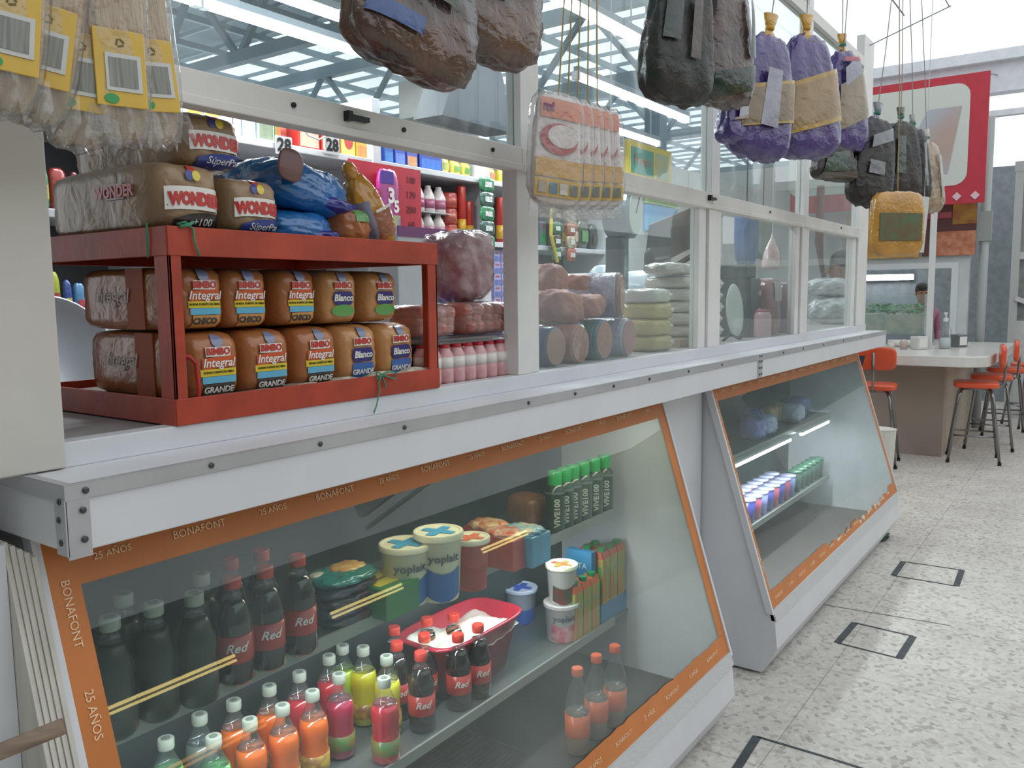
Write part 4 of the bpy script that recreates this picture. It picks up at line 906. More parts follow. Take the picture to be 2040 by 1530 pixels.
# ------------------------------------------------------------------ inside the nearer case
COLA = mat('1E0F0C', .12, coat=1); CAPR = mat('C8382B', .4, coat=.3); CAPG = mat('A6AB9E', .45); LABR = mat('B22A22', .35, coat=.5, var=.06)
def bottle(label, liquid, cap, labm, script=None, h=.205, r=.0345, fill=.80, group=None, name='soda_bottle'):
    t = thing(name, label, 'bottle', group=group); k = h/.205
    pr = [(r*.80, 0), (r, .008*k), (r, .045*k), (r*.93, .058*k), (r*.93, .095*k), (r, .108*k), (r*.96, .125*k), (r*.72, .150*k), (r*.45, .172*k), (.0125, .182*k), (.0125, .192*k), (0, .192*k)]
    zf = h*fill; li = [(a, z+.0005) for a, z in pr if z < zf]; last = li[-1][0]
    nxt = [a for a, z in pr if z >= zf][0]; mid = (last+nxt)/2; li += [(mid, zf), (0, zf)]
    B().lathe([(mid, zf+.0005)]+[q for q in pr if q[1] >= zf], 18).done('bottle_wall', PET, t, smooth=True)
    B().lathe(li, 18).done('drink', liquid, t, smooth=True)
    if labm:
        lz = (.045, .098) if script or h > .22 else (.022, .060)
        B().lathe([(r*.99, lz[0]*k), (r*1.012, (lz[0]+.003)*k), (r*1.012, lz[1]*k), (0, lz[1]*k)], 18).done('label', labm, t, smooth=True)
        if script:
            fn = lambda x, z: -math.sqrt(max(1e-6, (r*1.015)**2-x*x))
            text(script, .024, (0, -.0006, .076*k), I_WHT, t, conform=fn, shear=.35, bold=.0004)
    c = B().lathe([(.0158, h-.022), (.0166, h-.020), (.0166, h-.002), (.0152, h), (0, h)], 16).done('cap', cap, t, smooth=False); smooth_angle(c)
    if cap is CAPG: B().lathe([(.009, 0), (.009, .0006), (0, .0006)], 12).done('cap_print', mat('6E746A', .5), t, loc=(0, 0, h))
    return t
def atcap(px, py, zs, h=.205): p = aZ(px, py, zs+h); return (p.x, p.y, zs)
cola = None
L1 = [((592, 1105), 'cola bottle with red label on the upper shelf, the one nearest the teal sausage packets'), ((520, 1095), 'cola bottle in the back row of the upper shelf, with the highest red cap'),
      ((458, 1112), 'cola bottle at the back left among the red capped ones, upper shelf'), ((527, 1127), 'cola bottle in the front row, second from the teal packets, upper shelf'), ((462, 1148), 'cola bottle in front of the others at the left, upper shelf')]
def placeb(proto, loc, label, rz): 
    return dup(proto, loc, rz=rz, label=label)
for (p, lb) in L1:
    loc = atcap(*p, SH1)
    if cola is None: cola = bottle(lb, COLA, CAPR, LABR, 'Red', group='cola bottles with red caps'); cola.location = loc; cola.rotation_euler = (0, 0, -.45)
    else: placeb(cola, loc, lb, -.6+.2*random.random())
dk = None
for (p, lb) in (((400, 1142), 'dark drink bottle with a pale green cap behind the colas, upper shelf'), ((386, 1180), 'dark drink bottle with a grey cap left of the front cola, upper shelf'), ((305, 1200), 'dark drink bottle with a grey cap, middle of the dim left end, upper shelf'),
                ((245, 1182), 'dim grey capped bottle at the back left of the upper shelf'), ((218, 1228), 'dim bottle nearest the left tape strip on the upper shelf')):
    loc = atcap(*p, SH1)
    if dk is None: dk = bottle(lb, mat('1C2416', .35, coat=.3), CAPG, mat('3A3A30', .5), group='grey capped dark bottles on the upper shelf'); dk.location = loc
    else: dup(dk, loc, label=lb)
L2 = [((838, 1298), 'front cola bottle with the orange-red cap on the lower shelf, nearest the lemon soda'), ((912, 1262), 'cola bottle with a red script label before the red tub, lower shelf front row'),
      ((952, 1243), 'cola bottle touching the corner of the red cream tub, lower shelf'), ((903, 1222), 'cola bottle behind two others and close to the red tub, lower shelf'),
      ((845, 1262), 'cola bottle directly behind the front orange-red capped one, lower shelf'), ((850, 1230), 'cola bottle in the third row from the glass, lower shelf, left of the tub'),
      ((790, 1278), 'cola bottle left of the front one, behind the lemon soda, lower shelf'), ((785, 1248), 'rear left cola bottle on the lower shelf, with the darkest red cap')]
for k, (p, lb) in enumerate(L2): placeb(cola, atcap(*p, SH2), lb, -.75+.1*(k % 5))
LQ = dict(orange=mat('E0661C', .15, coat=1), red=mat('C22A38', .15, coat=1), yellow=mat('C9C024', .15, coat=1), lemon=mat('A8C42A', .15, coat=1), green=mat('3FAF4A', .15, coat=1), grape=mat('A82A4A', .15, coat=1), clear=mat('6E7A72', .15, coat=1))
JL = mat('8A6A2E', .4, coat=.5, h2='4E7A3E', vs=40)
JY = mat('C9A43A', .4, coat=.5, h2='8A5A2E', vs=40)
S2 = [((765, 1350), 'red', 'red soda bottle in front with a white cap, standing before the lemon soda, lower shelf'), ((770, 1306), 'yellow', 'yellow soda bottle behind the front red one on the lower shelf'), ((723, 1288), 'yellow', 'yellow soda bottle with the highest white cap, beside the rear colas'),
      ((675, 1342), 'grape', 'dark pink soda bottle left of the yellow sodas, lower shelf'), ((655, 1305), 'red', 'rear red soda bottle near the lime green one, lower shelf'), ((682, 1285), 'lemon', 'lime green soda bottle half hidden under the upper shelf edge'),
      ((622, 1376), 'orange', 'coral soda bottle with a cream cap in the front row, lower shelf'), ((596, 1338), 'red', 'pinkish red soda bottle behind the coral one, lower shelf'), ((562, 1404), 'orange', 'orange soda bottle in the front row with a large pale cap, lower shelf'),
      ((536, 1365), 'orange', 'orange soda bottle in the second row behind the pale capped one'), ((465, 1394), 'orange', 'orange soda bottle at the rear left of the orange group, lower shelf'), ((497, 1432), 'orange', 'orange soda bottle crossed by the gold lamp reflection, lower shelf'),
      ((397, 1422), 'clear', 'clear soda bottle left of the orange ones on the lower shelf'), ((425, 1466), 'green', 'front green soda bottle at the left, below the lamp reflection'), ((330, 1470), 'green', 'green soda bottle at the far left of the lower shelf'), ((345, 1410), 'green', 'bright green soda bottle under the upper shelf edge at the left')]
protos = {}
for (p, c, lb) in S2:
    loc = atcap(*p, SH2)
    if c not in protos:
        protos[c] = bottle(lb, LQ[c], CAPG, JY if c in ('yellow', 'orange') else JL, fill=.70, group='coloured soda bottles with pale caps'); protos[c].location = loc; protos[c].rotation_euler = (0, 0, -.6)
    else: dup(protos[c], loc, rz=-.6, label=lb)
ob = None
for p, lb in (((1150, 1330), 'clear bottle with an orange label on the case floor, front one of three'), ((1188, 1304), 'clear bottle with an orange label on the case floor, middle one of three'), ((1225, 1285), 'clear bottle with an orange label on the case floor, rearmost of three')):
    loc = atcap(*p, CF, .255)
    if ob is None: ob = bottle(lb, mat('8A6A50', .12, coat=1), mat('D0552A', .4), mat('D05A28', .4, coat=.5), h=.255, r=.036, fill=.48, group='orange labelled bottles on the case floor'); ob.location = loc
    else: dup(ob, loc, label=lb)
tag(B().puff(.07, .06, .02, 3, 8, .1, 2, (0, 0, .02)).done('vegetable_bag', mat('4E6E48', .4, h2='B0B8A0', vs=20, bump=.5), smooth=True, loc=(1.42, 1.27, CF+.001)), 'green and white crumpled bag on the case floor at the bottom edge', 'bag')
B_ = B()
for i in range(14): B_.box(-.14, .14, -.12+i*.017, -.112+i*.017, .0, .006)
tag(B_.box(-.15, -.14, -.13, .125, 0, .008).box(.14, .15, -.13, .125, 0, .008).done('wire_rack', mat('4A3C38', .5), loc=(1.72, 1.43, CF+.001)), 'dark slatted rack lying on the floor of the nearer display case', 'rack')

# tubs
CR = mat('E4DDC0', .4, coat=.2); LIDP = mat('4C9CC4', .4)
def tub(label, r, h, body, lid, lidprint, loc, brand=None, panel=None, group=None, cat='tub', rz=-.6):
    t = thing('yogurt_tub', label, cat, loc, group=group, rz=rz)
    B().lathe([(r*.80, 0), (r*.82, .004), (r*.96, h*.9), (r*.99, h*.91), (0, h*.91)], 24).done('tub', body, t, smooth=True)
    c = B().lathe([(r*1.02, h*.9), (r*1.05, h*.91), (r*1.05, h*.985), (r*1.02, h), (r*.92, h), (r*.90, h-.003), (0, h-.003)], 28).done('lid', lid, t); smooth_angle(c)
    if lidprint: B().add([(r*.75*math.cos(a)*(1 if i % 3 else .45), r*.75*math.sin(a)*(1 if i % 3 else .4), h-.0015) for i, a in enumerate([k*2*PI/12 for k in range(12)])], [tuple(range(12))]).done('lid_print', lidprint, t)
    def fn(x, z):
        rr = r*(.82+.14*min(1, z/(h*.9)))+.0006; return -math.sqrt(max(1e-7, rr*rr-x*x))
    if panel: decal(fn, -r*.70, r*.70, h*.10, h*.52, .0008, panel, t, wave=h*.35)
    if brand: text(brand, r*.48, (0, -.0016, h*.66), mat('5A5F6A', .5), t, conform=fn, bold=.0003)
    return t
BLP = mat('2F63A8', .4, coat=.3); GA = 'tubs in a row on the upper shelf'
def atlid(px, py, zs, h): p = aZ(px, py, zs+h); return (p.x, p.y, zs)
tub('large cream yogurt tub with a blue printed lid, nearest the green packet, upper shelf', .060, .145, CR, CR, LIDP, atlid(807, 1080, SH1, .145), 'yoplait', BLP, GA)
tub('taller cream yogurt tub with a blue printed lid, behind the large one', .058, .165, CR, CR, LIDP, atlid(873, 1056, SH1, .165), 'yoplait', BLP, GA)
tub('smaller yogurt tub with an orange-red lid print, right of the two big cream tubs', .046, .13, mat('C4524A', .4, coat=.3, var=.1), CR, mat('D8704A', .4), atlid(938, 1068, SH1, .13), None, mat('A83A34', .4), GA)
# packets between the colas and the tubs
t = thing('frozen_packets', 'top teal packet with a prawn picture on the stack beside the colas', 'food packet', (aZ(665, 1130, SH1+.115).x, aZ(665, 1150, SH1+.115).y+.03, SH1+.0915), group='stacked shiny packets beside the colas')
B().puff(.080, .062, .011, 3, 12, .05, 4, (0, 0, .011)).done('packet', mat('2F8F8A', .22, coat=1, bump=.6, bs=25, h2='3A7F70', vs=20), t, smooth=True)
B().puff(.045, .036, .009, 2.4, 10, .08, 5, (.025, .008, .018)).done('prawn_print', mat('DC9A50', .3, coat=.7, h2='E8C080', vs=40), t, smooth=True)
B().puff(.02, .014, .006, 2.4, 8, .05, 5, (-.05, .022, .018)).done('white_print', mat('D8D0C0', .3, coat=.7), t, smooth=True)
base = t.location.copy()
for k in range(4):
    t2 = thing('frozen_packets', ('bottom dark packet of the stack beside the colas', 'second dark blue packet from the bottom of the stack beside the colas', 'third dark blue packet from the bottom, beside the colas', 'dark packet with a red edge right under the teal one')[k], 'food packet', (base.x+(.004, -.004, .003, -.003)[k], base.y+.004, SH1+.001+k*.0225), group='stacked shiny packets beside the colas')
    B().puff(.078, .060, .0112, 4, 10, .05, k, (0, 0, .0112)).done('packet', mat(('2A3A4C', '27506A', '20303E', '2E4A5E')[k], .22, coat=1, bump=.6, bs=25, h2='5A3038', vs=14), t2, smooth=True)
p = aZ(765, 1160, SH1+.07)
t = thing('green_box', 'green flat box with a yellow panel between the packets and the yogurt tubs', 'box', (p.x+.01, p.y+.03, SH1), rz=.0)
B().box(-.055, .055, -.08, .08, 0, .072).done('box', mat('2F7A3E', .4, coat=.4), t, bevel=.002); B().box(-.045, .045, -.05, .04, .072, .0735).done('yellow_panel', mat('D9C23A', .4), t); text('liners', .022, (0, -.01, .0745), mat('6A5A2A', .4), t, rot=(0, 0, 0))
# deli packs right of the tubs
for k, (px, py, c, c2, lb) in enumerate(((985, 1046, 'D2683C', 'E2C89A', 'orange and cream ready meal pack behind the small red tub'), (1018, 1062, 'E0BFA0', 'D0583C', 'pale ready meal pack with sausages in front of another pack'), (1055, 1056, '5FA4C0', 'E0CFA8', 'light blue ready meal pack, rightmost of the three'))):
    p = aZ(px, py, SH1+.09); t = thing('ready_meal_pack', lb, 'food packet', (p.x, p.y+.02, SH1), group='ready meal packs on the upper shelf')
    B().box(-.045, .045, -.06, .06, 0, .085).done('pack', mat('B8402F' if k < 2 else '4A8FB0', .35, coat=.5, var=.15), t, bevel=.004); B().puff(.044, .055, .012, 3, 10, .08, k, (0, 0, .088)).done('food_print', mat(c2, .35, coat=.5, h2=c, vs=45), t, smooth=True)
# green energy drinks
vb = None
VG = mat('1D3A22', .3, coat=.7); VC = mat('1FA04A', .35, coat=.5)
for k, (px, py, lb) in enumerate(((1105, 938, 'dark green drink bottle with a green cap, nearest of the group of energy drinks'), (1130, 933, 'dark green energy drink, second from the left'), (1152, 928, 'dark green energy drink, third from the left, in shade'), (1178, 922, 'dark green energy drink in the middle of the dim group'), (1202, 915, 'dark green energy drink right of the middle of the dim group'), (1222, 908, 'dark green energy drink at the right end of the upper shelf'))):
    p = aZ(px, py, SH1+.188); loc = (p.x, max(p.y, 1.352), SH1)
    if vb is None:
        vb = thing('energy_drink', lb, 'bottle', loc, rz=-.75, group='green energy drinks on the upper shelf')
        B().lathe([(.024, 0), (.026, .004), (.026, .105), (.018, .122), (0, .122)], 18).done('bottle', VG, vb, smooth=True)
        B().lathe([(.0262, .098), (.0263, .104), (.021, .112), (0, .112)], 18).done('silver_ring', mat('8E948E', .3, metal=.6), vb, smooth=True)
        c = B().lathe([(.0185, .116), (.0185, .152), (.0165, .155), (0, .155)], 18).done('cap', VC, vb); smooth_angle(c)
        o = text('VIVE100', .021, (0, -.0268, .052), mat('C8C8B0', .4), vb, rot=(PI/2, -PI/2, 0), bold=.0006)
    else: dup(vb, loc, label=lb)
    if k == 5: [setattr(o, 'scale', (1.18, 1.18, 1.21)) for o in C.objects if o.name.startswith('energy_drink')]
p = aZ(1075, 1000, SH1+.08)
tag(B().puff(.05, .06, .05, 4, 10, .03, 2, (0, 0, .05)).done('cheese_pack', mat('8A5A34', .4, coat=.5, var=.2), smooth=True, loc=(p.x, p.y+.05, SH1+.0005)), 'brown wrapped pack behind the nearest green energy drink', 'food packet')
# lower shelf right: red tub with cream, yogurts, juice cartons
t = thing('cream_tub', 'big red plastic tub of white cream on the lower shelf', 'tub', (1.80, 1.475, SH2+.001), rz=0)
RT = mat('B02438', .3, coat=.6)
b = B(); n = 40
def ring(a, bb, z): return [(a*math.copysign(abs(math.cos(u))**.45, math.cos(u)), bb*math.copysign(abs(math.sin(u))**.45, math.sin(u)), z) for u in [2*PI*i/n for i in range(n)]]
rings = [ring(.15, .07, 0), ring(.185, .100, .155), ring(.198, .108, .158), ring(.198, .108, .166), ring(.182, .098, .165), ring(.16, .08, .06)]
for r_ in rings: b.v += r_
for i in range(len(rings)-1):
    for k in range(n): b.f.append((i*n+k, i*n+(k+1) % n, (i+1)*n+(k+1) % n, (i+1)*n+k))
b.f += [tuple(range(n))[::-1], tuple((len(rings)-1)*n+k for k in range(n))]
b.done('tub', RT, t, smooth=True)
b = B(); rnd = random.Random(5); m_ = 14
for i in range(m_+1):
    for j in range(m_+1):
        u, v = -1+2*i/m_, -1+2*j/m_; b.v.append((u*.178*(1-.08*v*v), v*.095*(1-.08*u*u), .142+.014*math.sin(3*u+1)*math.cos(4*v)+rnd.uniform(-.004, .004)+(.012 if u < -.2 else 0)-.02*max(abs(u), abs(v))**6))
b.f = [(i*(m_+1)+j, (i+1)*(m_+1)+j, (i+1)*(m_+1)+j+1, i*(m_+1)+j+1) for i in range(m_) for j in range(m_)]
b.done('cream', mat('E9E6DA', .3, coat=.4, bump=.3, bs=30), t, smooth=True)
for k, u in enumerate(()): B().tube([(u, .06, .160), (u+.01, .02, .158), (u, -.01, .156)], .003, 6).done('red_streak', RT, t, smooth=True)
WTB = mat('C4CBE0', .35, coat=.4)
tub('white tub with a bright blue lid print behind the red cream tub', .055, .12, WTB, mat('C9D2E8', .35, coat=.4), mat('3A5FD0', .35), atlid(1037, 1168, SH2, .12), None, mat('4A6AC8', .4, coat=.3))
y1 = aZ(1118, 1200, SH2+.12)
bl_ = tub('white yogurt tub with pink strawberries, under another tub on the lower shelf', .055, .125, mat('D9CFCF', .35, coat=.4), mat('D4CCC8', .4, coat=.3), None, (y1.x, y1.y, SH2), 'yoplait', mat('C4566A', .4, h2='D8A0A0', vs=30), 'two stacked yogurt tubs', rz=-.8)
tub('white tub with a red panel and fruit lid stacked on the strawberry yogurt', .050, .125, mat('D4CFC8', .35, coat=.4), CR, mat('B8452E', .4, h2='6A8A3A', vs=60), (y1.x+.004, y1.y, SH2+.1235), None, mat('7E2430', .4, h2='3E4A2E', vs=30), 'two stacked yogurt tubs', rz=-.8)
jc = None; n = 0
JO = mat('C86A34', .4, coat=.3, h2='8AA04A', vs=14, stretch=(3, 3, .4))
caps = [((1178, 1163), 0, .20), ((1203, 1143), 0, .20), ((1230, 1127), 0, .20), ((1180, 1118), 1, .20), ((1205, 1102), 1, .20), ((1258, 1078), 2, .262), ((1283, 1065), 2, .262), ((1308, 1052), 2, .262), ((1218, 1060), 3, .262), ((1245, 1048), 3, .262)]
pos = {0: (2.215, 1.352), 1: (2.225, 1.405), 2: (2.392, 1.352), 3: (2.392, 1.405)}
cnt = {}
tag(B().box(-.08, .10, -.06, .10, 0, .064).done('juice_tray', mat('3A7AA0', .5), loc=(2.44, 1.39, SH2+.001)), 'low blue cardboard tray lifting the rear group of juice cartons', 'tray')
for (px, py), r, hh in caps:
    k = cnt.get(r, 0); cnt[r] = k+1
    x, y = pos[r]; loc = (x+.054*k, y, SH2+.001 if r < 2 else SH2+.066)
    lb = 'green capped juice carton, %s from the left, %s' % (ORD[k], ('front low row', 'rear low row', 'front row on the blue tray', 'rear row on the blue tray')[r])
    if jc is None:
        jc = thing('juice_carton', lb, 'carton', loc, group='small orange juice cartons')
        B().box(-.025, .025, -.024, .024, 0, .155).done('box', JO, jc, bevel=.002)
        B().prism([(-.024, .155), (.024, .155), (.024, .170), (.016, .182), (-.016, .176)], -.025, .025, 'x').done('sloped_top', mat('B95A34', .4, coat=.3), jc)
        B().lathe([(.014, 0), (.014, .014), (0, .014)], 14).done('cap', mat('1F7A3E', .4), jc, loc=(0, -.004, .176))
        B().box(-.0265, -.0252, -.019, .019, .03, .13).done('side_print', mat('6A8E4A', .4), jc)
        text('BIDA', .016, (0, -.0255, .11), mat('A8B0A0', .4), jc)
    else: dup(jc, loc, label=lb)
t = thing('blue_carton', 'blue carton printed BETA leaning between the two groups of juice cartons', 'carton', (2.345, 1.40, SH2+.001));
B().box(-.015, .015, -.05, .05, 0, .25).done('box', mat('3A7AA0', .45), t); text('BETA', .028, (-.0165, 0, .20), mat('B0C4CC', .5), t, rot=(PI/2, 0, -PI/2))

# ------------------------------------------------------------------ inside the farther case
rnd = random.Random(11)
cols = [('3A3F9A', 'blue-violet'), ('B05070', 'pink'), ('8A8FC8', 'pale lilac'), ('2E5A4A', 'dark green')]
pk = {}
for k in range(22):
    c, nm = cols[(0, 1, 2, 0, 1)[k % 5] if k < 16 else 3]
    px, py = (1480+ (k % 8)*22, 905+(k//8)*26) if k < 16 else (1555+(k-16)*18, 870)
    zs = SH2 if k < 16 else SH1
    x = 3.86+.09*(k % 8) if k < 16 else 4.62+.088*(k-16); y = 1.37+.09*(k//8) if k < 16 else 1.375; zs = SH2
    lb = '%s tub in the farther case, %s from left, %s' % (nm, ORD[k % 8 if k < 16 else k-16], ('front lower row', 'back lower row', 'upper shelf')[min(2, k//8)])
    if nm not in pk:
        pk[nm] = thing('small_tub', lb, 'tub', (x, y, zs), group='small coloured tubs in the farther case')
        B().lathe([(.033, 0), (.040, .105), (0, .105)], 16).done('tub', mat(c, .3, coat=.6), pk[nm], smooth=True); o = B().lathe([(.0415, .105), (.042, .115), (0, .115)], 16).done('lid', mat('B8BCE0' if c != '2E5A4A' else '3A7A5A', .3, coat=.6), pk[nm], smooth=True)
    else: dup(pk[nm], (x, y, zs), label=lb)
for k, (x, lb) in enumerate(((4.47, 'yellow bag of snacks at the left of the upper shelf in the farther case'), (4.62, 'gold packet beside the yellow bag in the farther case'))):
    tag(B().puff(.06, .05, .055, 3, 10, .06, k, (0, 0, .055)).done('snack_bag', mat('B8963A', .3, coat=.8, bump=.4, var=.2), smooth=True, loc=(x, 1.48, SH1+.001)), lb, 'bag')

for k in range(7):
    c = ('6E7AC8', 'B9C4E8', '4A5AB0', '9AA4D8', 'C9CFE4', '5A48A0', '7A88C4')[k]; x = 4.0+.16*k
    if k == 3: continue
    tag(B().puff(.07, .06, .055, 3.4, 10, .05, k, (0, 0, .055)).done('wrapped_pack', mat(c, .25, coat=.9, bump=.4, var=.12), smooth=True, loc=(x, 1.40 if k < 5 else 1.46, SH1+.001) if k not in (2,) else (x, 1.52, SH1+.001)), '%s wrapped pack on the farther case upper shelf, %s from left' % (('blue', 'white and blue', 'dark blue', '', 'pale', 'violet', 'light blue')[k], ORD[k]), 'food packet', 'wrapped packs in the farther case')
# ------------------------------------------------------------------ bags hanging in front of the stall
rodm = mat('8E9294', .4, metal=.5)
t = thing('hanging_rail', 'thin steel rail high in front of the window posts, carrying the hanging bags', 'rail', (0, 0, 0))
B().tube([(.2, 1.03, 3.0), (5.3, 1.03, 3.0)], .004, 8).tube([(1.6, .80, 3.0), (5.3, .80, 3.0)], .003, 8).done('rail', rodm, t)
for x in (.4, 1.775, 2.995, 4.135, 5.285): B().tube([(x, .79, 3.0), (x, 1.19 if x < .5 else 1.215, 2.86)], .003, 6).done('bracket', rodm, t)
STR = mat('A8905A', .6); STG = mat('2F7A68', .5)
def cord(parent, dx=0, dy=0, z0=0, z1=1, m_=STR, r=.002):
    B().tube([(0, 0, z0), (dx*.3+.006, dy*.4, z0+(z1-z0)*.35), (dx*.8, dy*.8, z0+(z1-z0)*.75), (dx, dy, z1)], r, 5).done('cord', m_, parent)
TORT = mat('BFA27C', .5, bump=.6, bs=30, h2='A88A62', vs=30, stretch=(8, 1, 1), coat=.5)
YEL = mat('D2A81E', .35, coat=.6, var=.06); GRYB = mat('7C7C76', .5, h2='98988E', vs=220, stretch=(1, 1, .05)); WHP = mat('C9C8C2', .4, coat=.4)
tp = None
spots = [((18, 60), .985, .10, .0), ((88, 92), 1.0, .16, .015), ((160, 145), 1.015, .06, -.01), ((238, 138), 1.0, -.02, 0), ((303, 152), 1.03, -.10, -.005)]
for k, ((px, py), y, ry, dz) in enumerate(spots):
    p = aY(px, py, y)
    lb = ('leftmost tortilla pack, cut by the picture edge, in front of the cream post', 'tilted tortilla pack second from the left in the hanging bunch', 'middle tortilla pack of the hanging bunch', 'fourth tortilla pack with the clearest barcode in the hanging bunch', 'rightmost tortilla pack of the hanging bunch, beside the shelf view')[k]
    if tp is None:
        tp = thing('tortilla_pack', lb, 'tortillas', p, group='tortilla packs hanging at the left')
        B().puff(.036, .022, .19, 4.5, 12, .02, 3, (0, .018, .11)).done('tortillas', TORT, tp, smooth=True)
        B().box(-.031, .029, -.0075, -.0055, -.046, .045).done('yellow_label', YEL, tp, bevel=.004)
        B().box(-.019, .023, -.009, -.0078, -.028, .016).done('barcode_border', WHP, tp); B().box(-.015, .018, -.0098, -.0091, -.023, .011).done('barcode', GRYB, tp)
        o = B().lathe([(.0085, 0), (.0085, .001), (0, .001)], 16, sy=.7).done('green_oval', mat('3F9A58', .4), tp, loc=(-.014, -.0078, -.0375)); o.rotation_euler = (PI/2, 0, 0)
        for q in range(3):
            a = 2*PI*q/3; o = B().bar((.005*math.cos(a), .005*math.sin(a), 0), (.005*math.cos(a+1.6), .005*math.sin(a+1.6), 0), .002, .001).done('recycling_mark', mat('6E5A20', .4), tp, loc=(.0, -.0082, .029)); o.rotation_euler = (PI/2, 0, 0)
        b = B()
        n = 10
        for i in range(n+1):
            u = -.040+.08*i/n; b.v += [(u, -.006+.004*math.sin(i*2.1), -.045), (u*1.12, -.004+.007*math.sin(i*1.7+1), -.085-.012*math.sin(i*2.9))]
        b.f = [(2*i, 2*i+2, 2*i+3, 2*i+1) for i in range(n)]
        b.done('plastic_skirt', FILM, tp, smooth=True)
        B().puff(.041, .026, .195, 4.5, 10, .03, 6, (0, .018, .107)).done('clear_bag', FILM, tp, smooth=True)
        cord(tp, .01, .03, .28, 3.0-p.z)
        tp.rotation_euler = (0, ry, -.25)
    else: dup(tp, p, label=lb, rot=(0, ry, (-.25, -.35, -.3, -.2, -.15)[k]))
# tostada packs
OT = mat('CE6A34', .35, coat=.8, bump=.3, var=.1); WT_ = mat('D9D0CC', .35, coat=.9, bump=.4, bs=25, h2='C9B8B0', vs=14)
tp = None
for k in range(5):
    p = aY(1108+k*21, 300+k*4, 1.02+.012*k)
    lb = ('front tostada pack with a red oval, hanging at the middle post', 'second tostada pack right behind the front one at the middle post', 'middle tostada pack of the bunch hanging at the middle post', 'fourth tostada pack of the bunch at the middle post', 'rearmost, right-hand tostada pack of the bunch at the middle post')[k]
    if tp is None:
        tp = thing('tostada_pack', lb, 'tostadas', p, group='tostada packs hanging at the middle post')
        B().puff(.068, .011, .118, 6, 12, .015, 2, (0, .0, 0), taper=.12).done('pack', WT_, tp, smooth=True)
        fn = front_of(.068, .011, .118, 6, 0); fn2 = lambda x, z: fn(x, z)
        decal(fn, -.056, .056, .066, .108, .003, OT, tp, 'orange_header'); decal(fn, -.064, .064, -.062, -.022, .003, mat('C9962A', .35, coat=.8), tp, 'ochre_band')
        decal(fn, -.064, .064, -.105, -.066, .003, YEL, tp, 'yellow_band')
        for q, (x, c) in enumerate(((-.045, 'A89A90'), (-.015, '3F7F8E'), (.014, 'C9C0B8'), (.044, '777770'))): decal(fn, x-.011, x+.011, -.098, -.074, .0055, mat(c, .4), tp, 'small_panel')
        oval(fn, -.002, .022, .052, .034, .0036, mat('B02F34', .35, coat=.6), tp, 'red_oval'); oval(fn, .006, .028, .042, .025, .0050, WT_, tp, 'white_oval')
        B().box(-.068, .068, -.004, .004, -.150, -.112).done('clear_skirt', FILM, tp)
        B().puff(.073, .017, .124, 5, 10, .03, 5).done('clear_bag', FILM, tp, smooth=True)
        cord(tp, .03, .02, .115, 3.0-p.z)
        text('mi', .03, (-.035, -.0050, .088), mat('7E3A6A', .4), tp, conform=lambda x, z: fn(x, z), bold=.001)
        tp.rotation_euler = (0, .06, -.35)
    else: dup(tp, p, label=lb, rot=(0, .05-.02*k, -.35-.04*k))
# bread bags at the top edge
def breadbag(label, px, py, y, w, d, h, col, h2, accent, rot=(0, 0, -.3), grp='bread bags hanging high in front', knot=STG, film=True, band=(.0, .4)):
    p = aY(px, py, y); t = thing('hanging_bread_bag', label, 'bread', p, group=grp, rot=rot)   # px, py mark the middle of the bag
    TP = .42 if 'purple' in label else .30
    B().puff(w/2*1.12, d/2, h/2, 4, 16, .028, len(label), taper=TP).done('bread', mat(col, *((.5,) if 'dark' in label else (.38,)), coat=.2 if 'dark' in label else .9, bump=.6, bs=30, h2=h2, vs=11), t, smooth=True)
    fn = front_of(w/2*1.12, d/2, h/2, 4, 0)
    for q, (ac, z0, z1, x0, x1) in enumerate(accent):
        def P(u, v, q=q, z0=z0, z1=z1, x0=x0, x1=x1):
            x = 1.1*w*(x0+(x1-x0)*u); z = h*(z0+(z1-z0)*v)+.13*h*(u-.5)*(q < 2 and x1-x0 > .5); tx = 1-TP*(z/(h/2)+1)/2
            return (x*tx, fn(x, z)-.0035-.001*q, z)
        patch(P, 12, 8, 'printed_band', mat(ac, .3, coat=.8, var=.1, bump=.3, bs=25), t)
    B().lathe([(w*.22, -.01), (w*.10, .02), (.012, .035), (.02, .05), (w*.12, .085), (0, .085)], 12, c=(0, 0, h/2-.015), sy=.5).done('gathered_neck', mat('C9962A' if 'purple' in grp else accent[0][0], .3, coat=.9, bump=.5), t, smooth=True)
    B().lathe([(.014, 0), (.016, .006), (.014, .012), (0, .012)], 10, c=(0, 0, h/2+.02)).done('tie', knot, t)
    cord(t, .02, .0, h/2+.03, 3.0-p.z, mat('8A8E88', .6))
    return t
breadbag('large brown bread bag with a blue stripe at the top edge, left of the other', 830, 10, 1.05, .27, .11, .25, '5E3C28', '33241C', (('2A4A86', -.30, -.18, -.46, -.05), ('35452E', .0, .35, -.15, .2)), rot=(0, .22, -.2))
breadbag('large brown bread bag touching the middle post at the top edge', 975, -20, 1.03, .25, .11, .28, '63432E', '3E2C22', (('2F5AA8', -.12, -.03, -.47, .0), ('2C3A2C', -.02, .28, .1, .36)), rot=(0, .08, -.2))
breadbag('tall dark green bread bag left in the pair at the top, before the second bay', 1352, 70, .98, .22, .11, .36, '1F2A24', '33261E', (('14281E', -.1, .4, -.45, -.2), ('3E2C20', -.2, .25, -.02, .14)), rot=(0, .08, -.4))
breadbag('tall brown bread bag with green edges, right in the pair beside the purple ones', 1445, 90, .97, .20, .11, .36, '4E3628', '3A2820', (('1A2E22', -.42, -.22, -.4, .42), ('203224', -.1, .4, .28, .42)), rot=(0, .06, -.4))
PB, PG, PW_ = '4A2C7C', 'B08A3C', '9A98A4'
